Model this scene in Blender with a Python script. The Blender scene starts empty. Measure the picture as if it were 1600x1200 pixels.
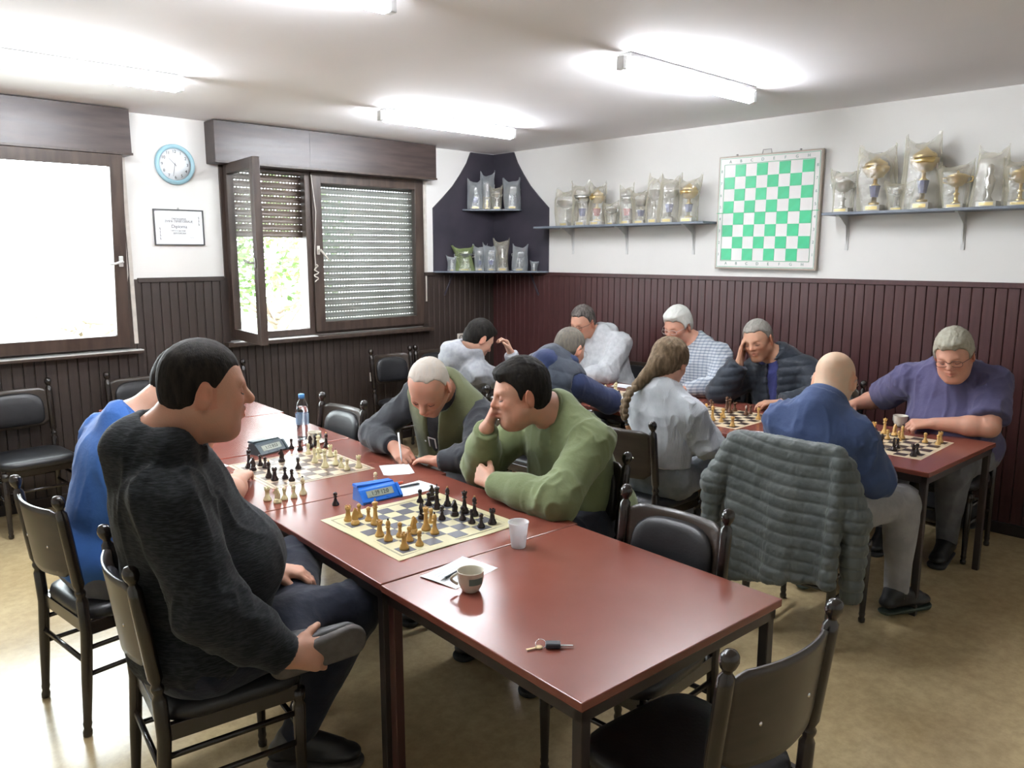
import bpy, bmesh, math, random
import numpy as np
from mathutils import Vector, Matrix, Euler
PI = math.pi
R = math.radians
SC = bpy.context.scene
COL = SC.collection
random.seed(4)

# ------------------------------------------------------------ camera
cam_d = bpy.data.cameras.new('camera')
cam = bpy.data.objects.new('camera', cam_d)
COL.objects.link(cam)
cam.location = (0, 0, 1.75)
cam.rotation_euler = (R(90 - 9.35), 0, R(-43.7))
cam_d.sensor_width = 36
cam_d.lens = 1235 / 1600 * 36
cam_d.clip_start = 0.02
SC.camera = cam

# ------------------------------------------------------------ world, light and exposure
SC.view_settings.view_transform = 'Standard'
SC.view_settings.look = 'None'
SC.view_settings.gamma = 1
SC.view_settings.use_curve_mapping = False
SC.view_settings.exposure = 1.40
SC.cycles.use_denoising = True
SC.cycles.max_bounces = 9
SC.cycles.diffuse_bounces = 4
SC.cycles.glossy_bounces = 4
SC.cycles.transmission_bounces = 6
SC.cycles.transparent_max_bounces = 16
SC.cycles.caustics_reflective = False
SC.cycles.caustics_refractive = False
SC.cycles.sample_clamp_indirect = 6
TUBE_STRENGTH = 55.0
SKY_STRENGTH = 8.5
wd = bpy.data.worlds.new('world')
SC.world = wd
wd.use_nodes = True
wn = wd.node_tree.nodes
bgn = wn['Background']
bgn.inputs[0].default_value = (0.90, 0.96, 1.0, 1)
bgn.inputs[1].default_value = SKY_STRENGTH

XR, YW, ZC = 5.567, 6.10, 2.74       # right wall, window wall, ceiling
XL, YN = -1.6, -1.7
for (wx0, wx1) in ((0.05, 2.0), (2.75, 4.62)):       # sampling portals in the two window openings
    ld = bpy.data.lights.new('window_portal', 'AREA')
    ld.shape = 'RECTANGLE'
    ld.size = wx1 - wx0
    ld.size_y = 1.33
    ld.cycles.is_portal = True
    lo = bpy.data.objects.new('window_portal', ld)
    lo.location = ((wx0 + wx1) / 2, YW + 0.34, 1.75)
    lo.rotation_euler = (R(90), 0, PI)
    lo.rotation_euler = (R(-90), 0, 0)
    COL.objects.link(lo)

# ------------------------------------------------------------ materials
def pm(name, col, rough=0.5, metal=0.0, col2=None, nscale=8.0, ndetail=4.0, stretch=(1, 1, 1), contrast=(0.35, 0.65),
       bump=0.0, bscale=60.0, bstretch=None, rvar=0.0, spec=0.5, sheen=0.0, coat=0.0, alpha=1.0, trans=0.0,
       emit=None, estr=0.0, sss=0.0, coords='Object', bdist=0.002, ior=1.5):
    m = bpy.data.materials.new(name)
    m.use_nodes = True
    nt = m.node_tree
    b = nt.nodes['Principled BSDF']
    b.inputs['Base Color'].default_value = (*col, 1)
    b.inputs['Roughness'].default_value = rough
    b.inputs['Metallic'].default_value = metal
    b.inputs['Specular IOR Level'].default_value = spec
    b.inputs['IOR'].default_value = ior
    if sheen:
        b.inputs['Sheen Weight'].default_value = sheen
        b.inputs['Sheen Roughness'].default_value = 0.5
    if coat:
        b.inputs['Coat Weight'].default_value = coat
        b.inputs['Coat Roughness'].default_value = 0.12
    if alpha < 1: b.inputs['Alpha'].default_value = alpha
    if trans: b.inputs['Transmission Weight'].default_value = trans
    if sss:
        b.inputs['Subsurface Weight'].default_value = sss
        b.inputs['Subsurface Radius'].default_value = (0.012, 0.004, 0.002)
        b.inputs['Subsurface Scale'].default_value = 1.0
    if emit:
        b.inputs['Emission Color'].default_value = (*emit, 1)
        b.inputs['Emission Strength'].default_value = estr
    tc = nt.nodes.new('ShaderNodeTexCoord')
    if col2 is not None or rvar:
        mp = nt.nodes.new('ShaderNodeMapping')
        mp.inputs['Scale'].default_value = stretch
        nt.links.new(tc.outputs[coords], mp.inputs[0])
        n = nt.nodes.new('ShaderNodeTexNoise')
        n.inputs['Scale'].default_value = nscale
        n.inputs['Detail'].default_value = ndetail
        nt.links.new(mp.outputs[0], n.inputs['Vector'])
        cr = nt.nodes.new('ShaderNodeValToRGB')
        cr.color_ramp.elements[0].position = contrast[0]
        cr.color_ramp.elements[1].position = contrast[1]
        nt.links.new(n.outputs['Fac'], cr.inputs[0])
        if col2 is not None:
            cr.color_ramp.elements[0].color = (*col, 1)
            cr.color_ramp.elements[1].color = (*col2, 1)
            nt.links.new(cr.outputs[0], b.inputs['Base Color'])
        if rvar:
            mr = nt.nodes.new('ShaderNodeMapRange')
            mr.inputs['To Min'].default_value = rough
            mr.inputs['To Max'].default_value = rough + rvar
            nt.links.new(n.outputs['Fac'], mr.inputs['Value'])
            nt.links.new(mr.outputs[0], b.inputs['Roughness'])
    if bump:
        mp2 = nt.nodes.new('ShaderNodeMapping')
        mp2.inputs['Scale'].default_value = bstretch or stretch
        nt.links.new(tc.outputs[coords], mp2.inputs[0])
        n2 = nt.nodes.new('ShaderNodeTexNoise')
        n2.inputs['Scale'].default_value = bscale
        n2.inputs['Detail'].default_value = 3
        nt.links.new(mp2.outputs[0], n2.inputs['Vector'])
        bp = nt.nodes.new('ShaderNodeBump')
        bp.inputs['Strength'].default_value = bump
        bp.inputs['Distance'].default_value = bdist
        nt.links.new(n2.outputs['Fac'], bp.inputs['Height'])
        nt.links.new(bp.outputs[0], b.inputs['Normal'])
    return m

def glassy(name, tint=(1, 1, 1), gloss=0.08, rough=0.02):
    """clear sheet: mostly transparent with a fresnel reflection"""
    m = bpy.data.materials.new(name); m.use_nodes = True
    nt = m.node_tree; nt.nodes.clear()
    o = nt.nodes.new('ShaderNodeOutputMaterial'); t = nt.nodes.new('ShaderNodeBsdfTransparent')
    g = nt.nodes.new('ShaderNodeBsdfGlossy'); mx = nt.nodes.new('ShaderNodeMixShader'); f = nt.nodes.new('ShaderNodeLayerWeight')
    t.inputs[0].default_value = (*tint, 1); g.inputs['Roughness'].default_value = rough
    f.inputs[0].default_value = 0.5; pw = nt.nodes.new('ShaderNodeMath'); pw.operation = 'POWER'; pw.inputs[1].default_value = 4.5
    sc_ = nt.nodes.new('ShaderNodeMath'); sc_.operation = 'MULTIPLY_ADD'; sc_.inputs[1].default_value = 0.9; sc_.inputs[2].default_value = 0.035
    nt.links.new(f.outputs['Facing'], pw.inputs[0]); nt.links.new(pw.outputs[0], sc_.inputs[0]); nt.links.new(sc_.outputs[0], mx.inputs[0]); nt.links.new(t.outputs[0], mx.inputs[1]); nt.links.new(g.outputs[0], mx.inputs[2])
    nt.links.new(mx.outputs[0], o.inputs[0])
    return m

def bagmat(name, col, op):
    """thin crinkled polythene: see-through, milky, shiny on its creases"""
    m = bpy.data.materials.new(name); m.use_nodes = True
    nt = m.node_tree; nt.nodes.clear(); N = nt.nodes.new; L = nt.links.new
    o = N('ShaderNodeOutputMaterial'); t = N('ShaderNodeBsdfTransparent'); d = N('ShaderNodeBsdfDiffuse'); tl = N('ShaderNodeBsdfTranslucent')
    g = N('ShaderNodeBsdfGlossy'); m1 = N('ShaderNodeMixShader'); m2 = N('ShaderNodeMixShader'); m3 = N('ShaderNodeMixShader')
    d.inputs[0].default_value = (*col, 1); tl.inputs[0].default_value = (*col, 1); g.inputs['Roughness'].default_value = 0.25
    tc = N('ShaderNodeTexCoord'); n = N('ShaderNodeTexNoise'); n.inputs['Scale'].default_value = 22; n.inputs['Detail'].default_value = 4
    bp = N('ShaderNodeBump'); bp.inputs['Strength'].default_value = 1.0; bp.inputs['Distance'].default_value = 0.012
    L(tc.outputs['Object'], n.inputs['Vector']); L(n.outputs['Fac'], bp.inputs['Height'])
    for q in (d, tl, g): L(bp.outputs[0], q.inputs['Normal'])
    fr = N('ShaderNodeLayerWeight'); fr.inputs[0].default_value = 0.35
    mr = N('ShaderNodeMapRange'); mr.inputs['To Min'].default_value = op; mr.inputs['To Max'].default_value = min(1, op + 0.45)
    L(fr.outputs['Facing'], mr.inputs['Value'])
    m1.inputs[0].default_value = 0.45; L(d.outputs[0], m1.inputs[1]); L(tl.outputs[0], m1.inputs[2])
    L(mr.outputs[0], m2.inputs[0]); L(t.outputs[0], m2.inputs[1]); L(m1.outputs[0], m2.inputs[2])
    m3.inputs[0].default_value = 0.10; L(m2.outputs[0], m3.inputs[1]); L(g.outputs[0], m3.inputs[2])
    L(m3.outputs[0], o.inputs[0])
    return m

def skinmat(name, col, lips=None):
    m = pm(name, col, rough=0.5, col2=tuple(c * k for c, k in zip(col, (1.1, 1.0, 0.98))), nscale=30, bump=0.25, bscale=260, sss=0.0, spec=0.35)
    nt = m.node_tree; b = nt.nodes['Principled BSDF']
    src = b.inputs['Base Color'].links[0].from_socket
    at = nt.nodes.new('ShaderNodeVertexColor'); at.layer_name = 'tone'
    mx = nt.nodes.new('ShaderNodeMix'); mx.data_type = 'RGBA'; mx.blend_type = 'MULTIPLY'; mx.inputs[0].default_value = 1
    nt.links.new(src, mx.inputs[6]); nt.links.new(at.outputs[0], mx.inputs[7]); nt.links.new(mx.outputs[2], b.inputs['Base Color'])
    return m

M = {}
M['plaster'] = pm('white_plaster', (0.68, 0.665, 0.635), 0.85, col2=(0.72, 0.705, 0.675), nscale=1.3, bump=0.15, bscale=90)
M['ceiling'] = pm('ceiling_paint', (0.80, 0.785, 0.80), 0.8, col2=(0.84, 0.825, 0.84), nscale=0.9, bump=0.1, bscale=70)
M['plank'] = pm('mahogany_stained_plank', (0.044, 0.0150, 0.0150), 0.29, col2=(0.070, 0.025, 0.024), nscale=9, stretch=(6, 6, 0.35), ndetail=5, contrast=(0.3, 0.75), rvar=0.16, bump=0.25, bscale=40, bstretch=(8, 8, 0.5))
M['plank_backlit'] = pm('mahogany_plank_backlit_tone', (0.026, 0.018, 0.0145), 0.38, col2=(0.042, 0.029, 0.024), nscale=9, stretch=(6, 6, 0.35), ndetail=5, contrast=(0.3, 0.75), rvar=0.16, bump=0.25, bscale=40, bstretch=(8, 8, 0.5))  # same boards as the right wall, backlit shade put into the colour
M['darkwood'] = pm('dark_brown_varnish', (0.030, 0.020, 0.018), 0.30, col2=(0.055, 0.038, 0.034), nscale=5, stretch=(0.6, 5, 5), rvar=0.15, bump=0.15, bscale=30, bstretch=(0.5, 8, 8))
M['frame'] = pm('brown_window_wood', (0.032, 0.020, 0.015), 0.35, col2=(0.060, 0.040, 0.030), nscale=6, stretch=(4, 4, 0.6), rvar=0.15, bump=0.12, bscale=40)
M['navy_board'] = pm('blue_black_plywood', (0.026, 0.024, 0.034), 0.38, col2=(0.040, 0.034, 0.046), nscale=4, rvar=0.15, bump=0.08, bscale=30)
M['shutter'] = pm('grey_shutter_plastic', (0.27, 0.26, 0.24), 0.5, col2=(0.33, 0.32, 0.30), nscale=3)
M['shutter_brown'] = pm('dull_brown_shutter_plastic', (0.10, 0.075, 0.06), 0.5, col2=(0.13, 0.10, 0.08), nscale=3)
M['white_metal'] = pm('white_enamel', (0.62, 0.62, 0.60), 0.35, col2=(0.55, 0.55, 0.54), nscale=20)
M['chrome'] = pm('chrome', (0.7, 0.7, 0.7), 0.15, 1.0, rvar=0.1, nscale=30)
M['grey_metal'] = pm('grey_metal_latch', (0.35, 0.34, 0.33), 0.35, 0.7, rvar=0.1)
M['fitting_and_daylight'] = pm('cream_fitting_and_jamb_daylight', (0.62, 0.58, 0.52), 0.6, col2=(0.5, 0.46, 0.41), nscale=12)  # cream of the small fittings, also the painted daylight on the jamb
M['black_trim'] = pm('black_kickboard', (0.02, 0.014, 0.013), 0.3, rvar=0.2, nscale=10)
M['glass'] = glassy('window_glass', (0.96, 0.98, 0.97))
M['tube'] = pm('lit_fluorescent_tube', (1, 1, 1), 0.5, emit=(0.90, 0.94, 1.0), estr=TUBE_STRENGTH)

def floor_mat():
    m = pm('worn_beige_linoleum', (0.46, 0.345, 0.185), 0.19, col2=(0.62, 0.50, 0.29), nscale=1.6, ndetail=8, contrast=(0.3, 0.72), rvar=0.07, bump=0.12, bscale=9)
    nt = m.node_tree; b = nt.nodes['Principled BSDF']; L = nt.links.new
    src = b.inputs['Base Color'].links[0].from_socket
    tc = nt.nodes.new('ShaderNodeTexCoord')
    n = nt.nodes.new('ShaderNodeTexNoise'); n.inputs['Scale'].default_value = 16; n.inputs['Detail'].default_value = 9; n.inputs['Roughness'].default_value = 0.75
    L(tc.outputs['Object'], n.inputs['Vector'])
    cr = nt.nodes.new('ShaderNodeValToRGB'); cr.color_ramp.elements[0].position = 0.38; cr.color_ramp.elements[1].position = 0.6
    cr.color_ramp.elements[0].color = (0.72, 0.70, 0.66, 1); cr.color_ramp.elements[1].color = (1, 1, 1, 1)
    L(n.outputs['Fac'], cr.inputs[0])
    mx = nt.nodes.new('ShaderNodeMix'); mx.data_type = 'RGBA'; mx.blend_type = 'MULTIPLY'; mx.inputs[0].default_value = 0.7
    L(src, mx.inputs[6]); L(cr.outputs[0], mx.inputs[7]); L(mx.outputs[2], b.inputs['Base Color'])
    return m
M['floor'] = floor_mat()

# ------------------------------------------------------------ object helpers
def link(name, me, parent=None, loc=None):
    o = bpy.data.objects.new(name, me)
    COL.objects.link(o)
    if parent is not None: o.parent = parent
    if loc is not None: o.location = loc
    return o

def thing(name, label, cat, loc=(0, 0, 0), rotz=0.0, group=None):
    o = bpy.data.objects.new(name, None)
    o.empty_display_size = 0.05
    COL.objects.link(o)
    o.location = loc; o.rotation_euler = (0, 0, rotz)
    o['label'] = label; o['category'] = cat
    if group: o['group'] = group
    return o

def tag(o, label, cat, group=None, kind=None):
    if label: o['label'] = label
    if cat: o['category'] = cat
    if group: o['group'] = group
    if kind: o['kind'] = kind
    return o

def dup(root, loc, rotz, label=None, group=None):
    r = root.copy(); COL.objects.link(r); r.location = loc; r.rotation_euler = (0, 0, rotz)
    if label: r['label'] = label
    if group: r['group'] = group
    for ch in list(root.children):
        c = ch.copy(); COL.objects.link(c); c.parent = r
        for g in list(ch.children):
            d = g.copy(); COL.objects.link(d); d.parent = c
    return r

class MB:
    """collects simple solids into one mesh"""
    def __init__(s): s.v = []; s.f = []; s.sm = []
    def add(s, vs, fs, smooth=False):
        n = len(s.v); s.v += [tuple(p) for p in vs]
        s.f += [tuple(i + n for i in f) for f in fs]; s.sm += [smooth] * len(fs)
        return s
    def box(s, c, d, rot=None, bev=0.0):
        x, y, z = (k / 2 for k in d)
        if bev > 0:
            bm = bmesh.new(); bmesh.ops.create_cube(bm, size=1)
            for v in bm.verts: v.co = Vector((v.co.x * d[0], v.co.y * d[1], v.co.z * d[2]))
            bmesh.ops.bevel(bm, geom=bm.edges[:], offset=bev, segments=2, affect='EDGES', profile=0.5)
            vs = [v.co.copy() for v in bm.verts]; bm.verts.index_update()
            fs = [[v.index for v in f.verts] for f in bm.faces]; bm.free()
        else:
            vs = [Vector((a, b, e)) for a in (-x, x) for b in (-y, y) for e in (-z, z)]
            fs = [(0, 1, 3, 2), (4, 6, 7, 5), (0, 4, 5, 1), (2, 3, 7, 6), (0, 2, 6, 4), (1, 5, 7, 3)]
        if rot is not None:
            mt = rot if isinstance(rot, Matrix) else Euler(rot).to_matrix()
            vs = [mt @ v for v in vs]
        c = Vector(c)
        return s.add([v + c for v in vs], fs)
    def span(s, a, b, bev=0.0):
        a = Vector(a); b = Vector(b)
        return s.box((a + b) / 2, [abs(k) for k in (b - a)], None, bev)
    def tube(s, pts, r, n=8, cap=True, smooth=True, flat=1.0):
        pts = [Vector(p) for p in pts]; rs = r if isinstance(r, (list, tuple)) else [r] * len(pts)
        ref = None; rings = []
        for i, p in enumerate(pts):
            d = (pts[min(i + 1, len(pts) - 1)] - pts[max(i - 1, 0)]).normalized()
            if ref is None: ref = d.orthogonal().normalized() if abs(d.z) > 0.9 else d.cross(Vector((0, 0, 1))).normalized()
            u = (ref - d * ref.dot(d)).normalized(); w = d.cross(u); ref = u
            rings.append([p + (u * math.cos(2 * PI * k / n) + w * math.sin(2 * PI * k / n) * flat) * rs[i] for k in range(n)])
        vs = [q for g in rings for q in g]; fs = []
        for i in range(len(pts) - 1):
            for k in range(n):
                fs.append((i * n + k, i * n + (k + 1) % n, (i + 1) * n + (k + 1) % n, (i + 1) * n + k))
        if cap:
            fs.append(tuple(range(n - 1, -1, -1))); fs.append(tuple((len(pts) - 1) * n + k for k in range(n)))
        return s.add(vs, fs, smooth)
    def lathe(s, prof, c=(0, 0, 0), n=16, rot=None, smooth=True, scale=(1, 1), caps=True):
        c = Vector(c); vs = []; fs = []
        for r, z in prof:
            for k in range(n):
                a = 2 * PI * k / n
                v = Vector((r * math.cos(a) * scale[0], r * math.sin(a) * scale[1], z))
                vs.append(v)
        if rot is not None:
            mt = rot if isinstance(rot, Matrix) else Euler(rot).to_matrix()
            vs = [mt @ v for v in vs]
        vs = [v + c for v in vs]
        for i in range(len(prof) - 1):
            for k in range(n):
                fs.append((i * n + k, i * n + (k + 1) % n, (i + 1) * n + (k + 1) % n, (i + 1) * n + k))
        if caps and prof[0][0] > 1e-6: fs.append(tuple(range(n - 1, -1, -1)))
        if caps and prof[-1][0] > 1e-6: fs.append(tuple((len(prof) - 1) * n + k for k in range(n)))
        return s.add(vs, fs, smooth)
    def prism(s, poly, ax, lo, hi, smooth=False):
        """poly (list of 2D) extruded along axis ax from lo to hi"""
        def mk(p, t):
            q = list(p); q.insert(ax, t); return tuple(q)
        n = len(poly); vs = [mk(p, lo) for p in poly] + [mk(p, hi) for p in poly]
        fs = [tuple(range(n - 1, -1, -1)), tuple(range(n, 2 * n))] + [(i, (i + 1) % n, n + (i + 1) % n, n + i) for i in range(n)]
        return s.add(vs, fs, smooth)
    def mesh(s, name, mat):
        me = bpy.data.meshes.new(name)
        me.from_pydata(s.v, [], s.f)
        me.polygons.foreach_set('use_smooth', s.sm)
        bm = bmesh.new(); bm.from_mesh(me); bmesh.ops.recalc_face_normals(bm, faces=bm.faces[:]); bm.to_mesh(me); bm.free()
        if mat is not None: me.materials.append(mat)
        me.update()
        return me
    def build(s, name, mat, parent=None, loc=None, rot=None):
        o = link(name, s.mesh(name, mat), parent, loc)
        if rot is not None: o.rotation_euler = rot
        return o

def struct(o):
    o['kind'] = 'structure'; return o

def text_mesh(body, size, mat, name='lettering', depth=0.0006, font_scale=1.0, align='CENTER'):
    cu = bpy.data.curves.new(name, 'FONT'); cu.body = body; cu.size = size; cu.extrude = depth
    cu.align_x = align; cu.align_y = 'CENTER'
    tmp = bpy.data.objects.new(name, cu); COL.objects.link(tmp)
    dg = bpy.context.evaluated_depsgraph_get()
    me = bpy.data.meshes.new_from_object(tmp.evaluated_get(dg))
    bpy.data.objects.remove(tmp); bpy.data.curves.remove(cu)
    me.materials.clear(); me.materials.append(mat)
    return me

# ------------------------------------------------------------ the room
fl = struct(MB().span((XL, YN, -0.06), (XR + 0.1, YW + 0.35, 0)).build('floor', M['floor']))
ce = struct(MB().span((XL - 0.1, YN - 0.1, ZC), (XR + 0.2, YW + 0.35, ZC + 0.12)).build('ceiling', M['ceiling']))
ZWN = 1.572
wr = struct(MB().span((XR, YN, 0), (XR + 0.2, YW + 0.35, ZC)).build('wall_right', M['plaster']))
wl = struct(MB().span((XL - 0.1, YN, 0), (XL, YW + 0.35, ZC)).build('wall_left', M['plaster']))
wnr = struct(MB().span((XL - 0.1, YN - 0.1, 0), (XR + 0.2, YN, ZC)).build('wall_near', M['plaster']))
# window wall with its two openings
W1 = (0.05, 2.00); W2 = (2.72, 4.64); ZS, ZT = 1.06, 2.46
b = MB()
for (x0, x1) in ((XL - 0.1, W1[0]), (W1[1], W2[0]), (W2[1], XR + 0.2)):
    b.span((x0, YW, 0), (x1, YW + 0.34, ZC))
for (x0, x1) in (W1, W2):
    b.span((x0, YW, 0), (x1, YW + 0.34, ZS)); b.span((x0, YW, ZT), (x1, YW + 0.34, ZC))
wb = struct(b.build('wall_back', M['plaster']))

def planks(parent, axis, spans, pitch, mat, kind_of='plank', t=0.012):
    """tongue and groove boards, each one an object; spans = (start, end, ztop)"""
    cache = {}
    for (a, e, zt) in spans:
        n = max(1, round((e - a) / pitch)); w = (e - a) / n
        key = (round(w, 4), zt)
        if key not in cache:
            h = zt - 0.075; ch = 0.004; ww = w / 2 - 0.0008
            poly = [(-ww, 0.0), (-ww, t * 0.55), (-ww + ch, t), (ww - ch, t), (ww, t * 0.55), (ww, 0.0)]
            m = MB()
            if axis == 'y':                       # on the right wall, facing -x
                m.prism([(-q, p) for p, q in poly], 2, 0, h)
            else:                                  # on the window wall, facing -y
                m.prism([(p, -q) for p, q in poly], 2, 0, h)
            cache[key] = m.mesh('plank', mat)
        for k in range(n):
            c = a + (k + 0.5) * w; d = random.uniform(0, 0.0015)
            loc = (XR + d, c, 0.07) if axis == 'y' else (c, YW + d, 0.07)
            link('plank', cache[key], parent, loc)
planks(wr, 'y', [(0.55, 6.10, ZWN)], 0.0665, M['plank'])
planks(wb, 'x', [(-1.2, W1[0], ZWN), (W1[0], W1[1], ZS - 0.02), (W1[1], W2[0], ZWN), (W2[0], W2[1], ZS - 0.02), (W2[1], XR - 0.009, ZWN)], 0.0665, M['plank_backlit'])
# rails on top of the boards, baseboards
struct(MB().span((XR - 0.022, 0.4, ZWN - 0.03), (XR, YW, ZWN + 0.004), 0.003).build('trim_1', M['plank']))
b = MB()
for (x0, x1) in ((-1.4, W1[0] - 0.06), (W1[1] + 0.04, W2[0] - 0.03), (W2[1] + 0.02, XR - 0.02)): b.span((x0, YW - 0.022, ZWN - 0.03), (x1, YW, ZWN + 0.004), 0.003)
struct(b.build('trim_2', M['plank_backlit']))
struct(MB().span((XR - 0.025, 0.4, 0), (XR, YW, 0.075), 0.004).build('baseboard_right', M['black_trim']))
struct(MB().span((-1.4, YW - 0.025, 0), (XR - 0.03, YW, 0.075), 0.004).build('baseboard_back', M['black_trim']))

# ------------------------------------------------------------ shutter boxes above the windows
def soffit(x0, x1, name, seam):
    o = struct(MB().span((x0, YW - 0.17, 2.425), (x1, YW + 0.0, ZC - 0.006), 0.004).build(name, M['darkwood']))
    MB().span((x0 - 0.004, YW - 0.176, 2.425), (x1 + 0.006, YW - 0.17, 2.441), 0.001).build('bottom_bead', M['frame'], o)
    MB().span((seam - 0.0015, YW - 0.1712, 2.45), (seam + 0.0015, YW - 0.1698, ZC - 0.01)).build('panel_joint', M['black_trim'], o)
    return o
soffit(-0.25, 2.015, 'trim_3', 1.0)
soffit(2.607, 4.70, 'trim_4', 3.40)

# ------------------------------------------------------------ window 2: fixed frame, open left sash, closed right sash
def rect_frame(m, x0, x1, z0, z1, y0, y1, w, wb_=None, bev=0.004):
    wb_ = wb_ or w
    m.span((x0, y0, z0), (x0 + w, y1, z1), bev); m.span((x1 - w, y0, z0), (x1, y1, z1), bev)
    m.span((x0 + w - .002, y0, z0), (x1 - w + .002, y1, z0 + wb_), bev); m.span((x0 + w - .002, y0, z1 - w), (x1 - w + .002, y1, z1), bev)
    return m
w2 = struct(rect_frame(MB(), 2.697, 4.662, 1.065, 2.45, YW - 0.01, YW + 0.06, 0.055).build('window_2', M['frame']))
MB().span((3.425, YW - 0.012, 1.10), (3.50, YW + 0.06, 2.41), 0.004).build('mullion', M['frame'], w2)
sash = rect_frame(MB(), 3.475, 4.64, 1.085, 2.43, YW - 0.035, YW + 0.02, 0.092, 0.085).build('sash', M['frame'], w2)
MB().span((3.55, YW - 0.012, 1.16), (4.56, YW - 0.006, 2.35)).build('pane', M['glass'], sash)
def handle(parent, loc, rot, mat, lever=(0.0, 0.0, -0.11)):
    m = MB(); m.box((0, 0, 0), (0.028, 0.012, 0.075), None, 0.004)
    m.tube([(0, 0, 0), (0, -0.038, 0)], 0.008, 8)
    m.tube([(0, -0.038, 0.005), (lever[0] * .5, -0.046, lever[2] * .5), lever and (lever[0], -0.04, lever[2])], [0.009, 0.008, 0.006], 8)
    return m.build('handle', mat, parent, loc, rot)
handle(sash, (3.515, YW - 0.041, 1.78), (0, 0, 0), M['fitting_and_daylight'], (0.075, 0, -0.085))
# open left sash, hinged on the left jamb
sl = rect_frame(MB(), 0, 0.67, 0, 1.345, -0.028, 0.028, 0.075, 0.08).build('sash', M['frame'], w2, (2.755, YW - 0.02, 1.085), (0, 0, R(-97)))
MB().span((0.07, -0.004, 0.075), (0.60, 0.002, 1.275)).build('pane', M['glass'], sl)
handle(sl, (0.635, -0.034, 0.60), (0, 0, 0), M['grey_metal'], (-0.11, 0, 0.02))
MB().tube([(3.47, YW - 0.045, 2.40), (3.50, YW - 0.05, 2.1), (3.475, YW - 0.05, 1.75), (3.48, YW - 0.052, 1.62)], 0.0035, 6).tube(
    [(3.48 + 0.02 * math.sin(k * 1.3), YW - 0.055 - 0.01 * math.cos(k * 1.9), 1.66 - 0.011 * k) for k in range(14)], 0.0055, 6).build('shutter_cord', M['fitting_and_daylight'], w2)
MB().span((2.66, YW - 0.10, 1.022), (4.70, YW + 0.02, 1.058), 0.006).build('window_sill', M['frame'], w2)
MB().span((2.70, YW - 0.0995, 1.054), (3.45, YW - 0.03, 1.0605)).build('sill_white_strip', M['white_metal'], w2)  # white strip on the sill below the open sash only
MB().span((4.665, YW - 0.012, 1.58), (4.70, YW - 0.001, 2.43)).span((4.672, YW - 0.02, 1.30), (4.684, YW - 0.001, 2.43)).build('jamb_strip', M['fitting_and_daylight'], w2)

# roller shutters: every slat an object, daylight slots between the slats
def shutter(parent, x0, x1, zb, zt, y, mat):
    P = 0.0565; m = MB(); L = x1 - x0
    m.prism([(-0.007, 0.0), (-0.010, 0.012), (-0.006, P * 0.5), (-0.010, P - 0.016), (-0.004, P - 0.0048), (0.004, P - 0.0048), (0.004, 0.0)], 0, 0, L)
    n = int(L / 0.0285)
    for k in range(n + 1):
        c = 0.012 + k * 0.0285
        m.span((max(0, c - 0.0065), -0.003, P - 0.0049), (min(L, c + 0.0065), 0.003, P + 0.0002))
    me = m.mesh('slat', mat)
    z = zb
    while z < zt:
        link('slat', me, parent, (x0, y, z)); z += P
sh1 = MB().span((3.46, YW + 0.08, 1.06), (3.475, YW + 0.15, ZT)).span((2.722, YW + 0.08, 1.06), (2.737, YW + 0.15, ZT)).build('roller_shutter', M['frame'], w2)
sh1['label'] = 'brown roller shutter half lowered behind the open sash'
shutter(sh1, 2.737, 3.46, 1.885, 2.44, YW + 0.115, M['shutter_brown'])
sh2 = MB().span((3.475, YW + 0.16, 1.06), (3.49, YW + 0.22, ZT)).span((4.62, YW + 0.08, 1.06), (4.638, YW + 0.15, ZT)).build('roller_shutter', M['frame'], w2)
sh2['label'] = 'grey roller shutter fully lowered, daylight through its slots'
shutter(sh2, 3.49, 4.62, 1.075, 2.44, YW + 0.115, M['shutter'])

# ------------------------------------------------------------ window 1: tilted sash on the left
w1 = struct(rect_frame(MB(), 0.05, 2.0, 1.065, 2.45, YW - 0.01, YW + 0.06, 0.05).build('window_1', M['frame']))
s1 = rect_frame(MB(), 0, 1.80, 0, 1.345, -0.03, 0.025, 0.085, 0.09).build('sash', M['frame'], w1, (0.14, YW - 0.03, 1.085), (R(6.0), 0, 0))
MB().span((0.08, -0.004, 0.085), (1.72, 0.002, 1.265)).build('pane', M['glass'], s1)
handle(s1, (1.76, -0.036, 0.62), (0, 0, 0), M['white_metal'], (-0.10, 0, -0.02))
m = MB(); m.tube([(1.972, YW - 0.018, 2.40), (1.972, YW - 0.018, 1.60), (1.93, YW - 0.055, 1.45)], 0.006, 6)
m.build('tilt_stay', M['fitting_and_daylight'], w1)
MB().span((1.985, YW - 0.02, 1.10), (2.013, YW - 0.001, 2.425), 0.002).build('jamb_strip', M['fitting_and_daylight'], w1)  # pale strip put in for daylight falling on the jamb
MB().span((0.0, YW - 0.10, 1.035), (2.02, YW + 0.02, 1.06), 0.006).build('window_sill', M['frame'], w1)
MB().span((0.0, YW - 0.102, 1.056), (2.02, YW - 0.03, 1.0625)).build('sill_white_strip', M['white_metal'], w1)  # white strip along the whole sill
# socket outlets
def socket(x, z, label):
    t = thing('wall_socket', label, 'socket', (x, YW - 0.012, z))
    MB().box((0, -0.006, 0), (0.082, 0.013, 0.082), None, 0.004).build('plate', M['fitting_and_daylight'], t)
    MB().lathe([(0.024, -0.002), (0.024, 0.004), (0.019, 0.004), (0.018, -0.001), (0.0001, -0.001)], (0, -0.0125, 0), 16, (R(90), 0, 0)).build('socket_well', M['black_trim'], t)
socket(4.05, 0.635, 'pale square power socket low on the dark boards under the shuttered window')
socket(5.098, 0.921, 'pale square power socket on the dark boards beneath the corner trophy shelf')
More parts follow.
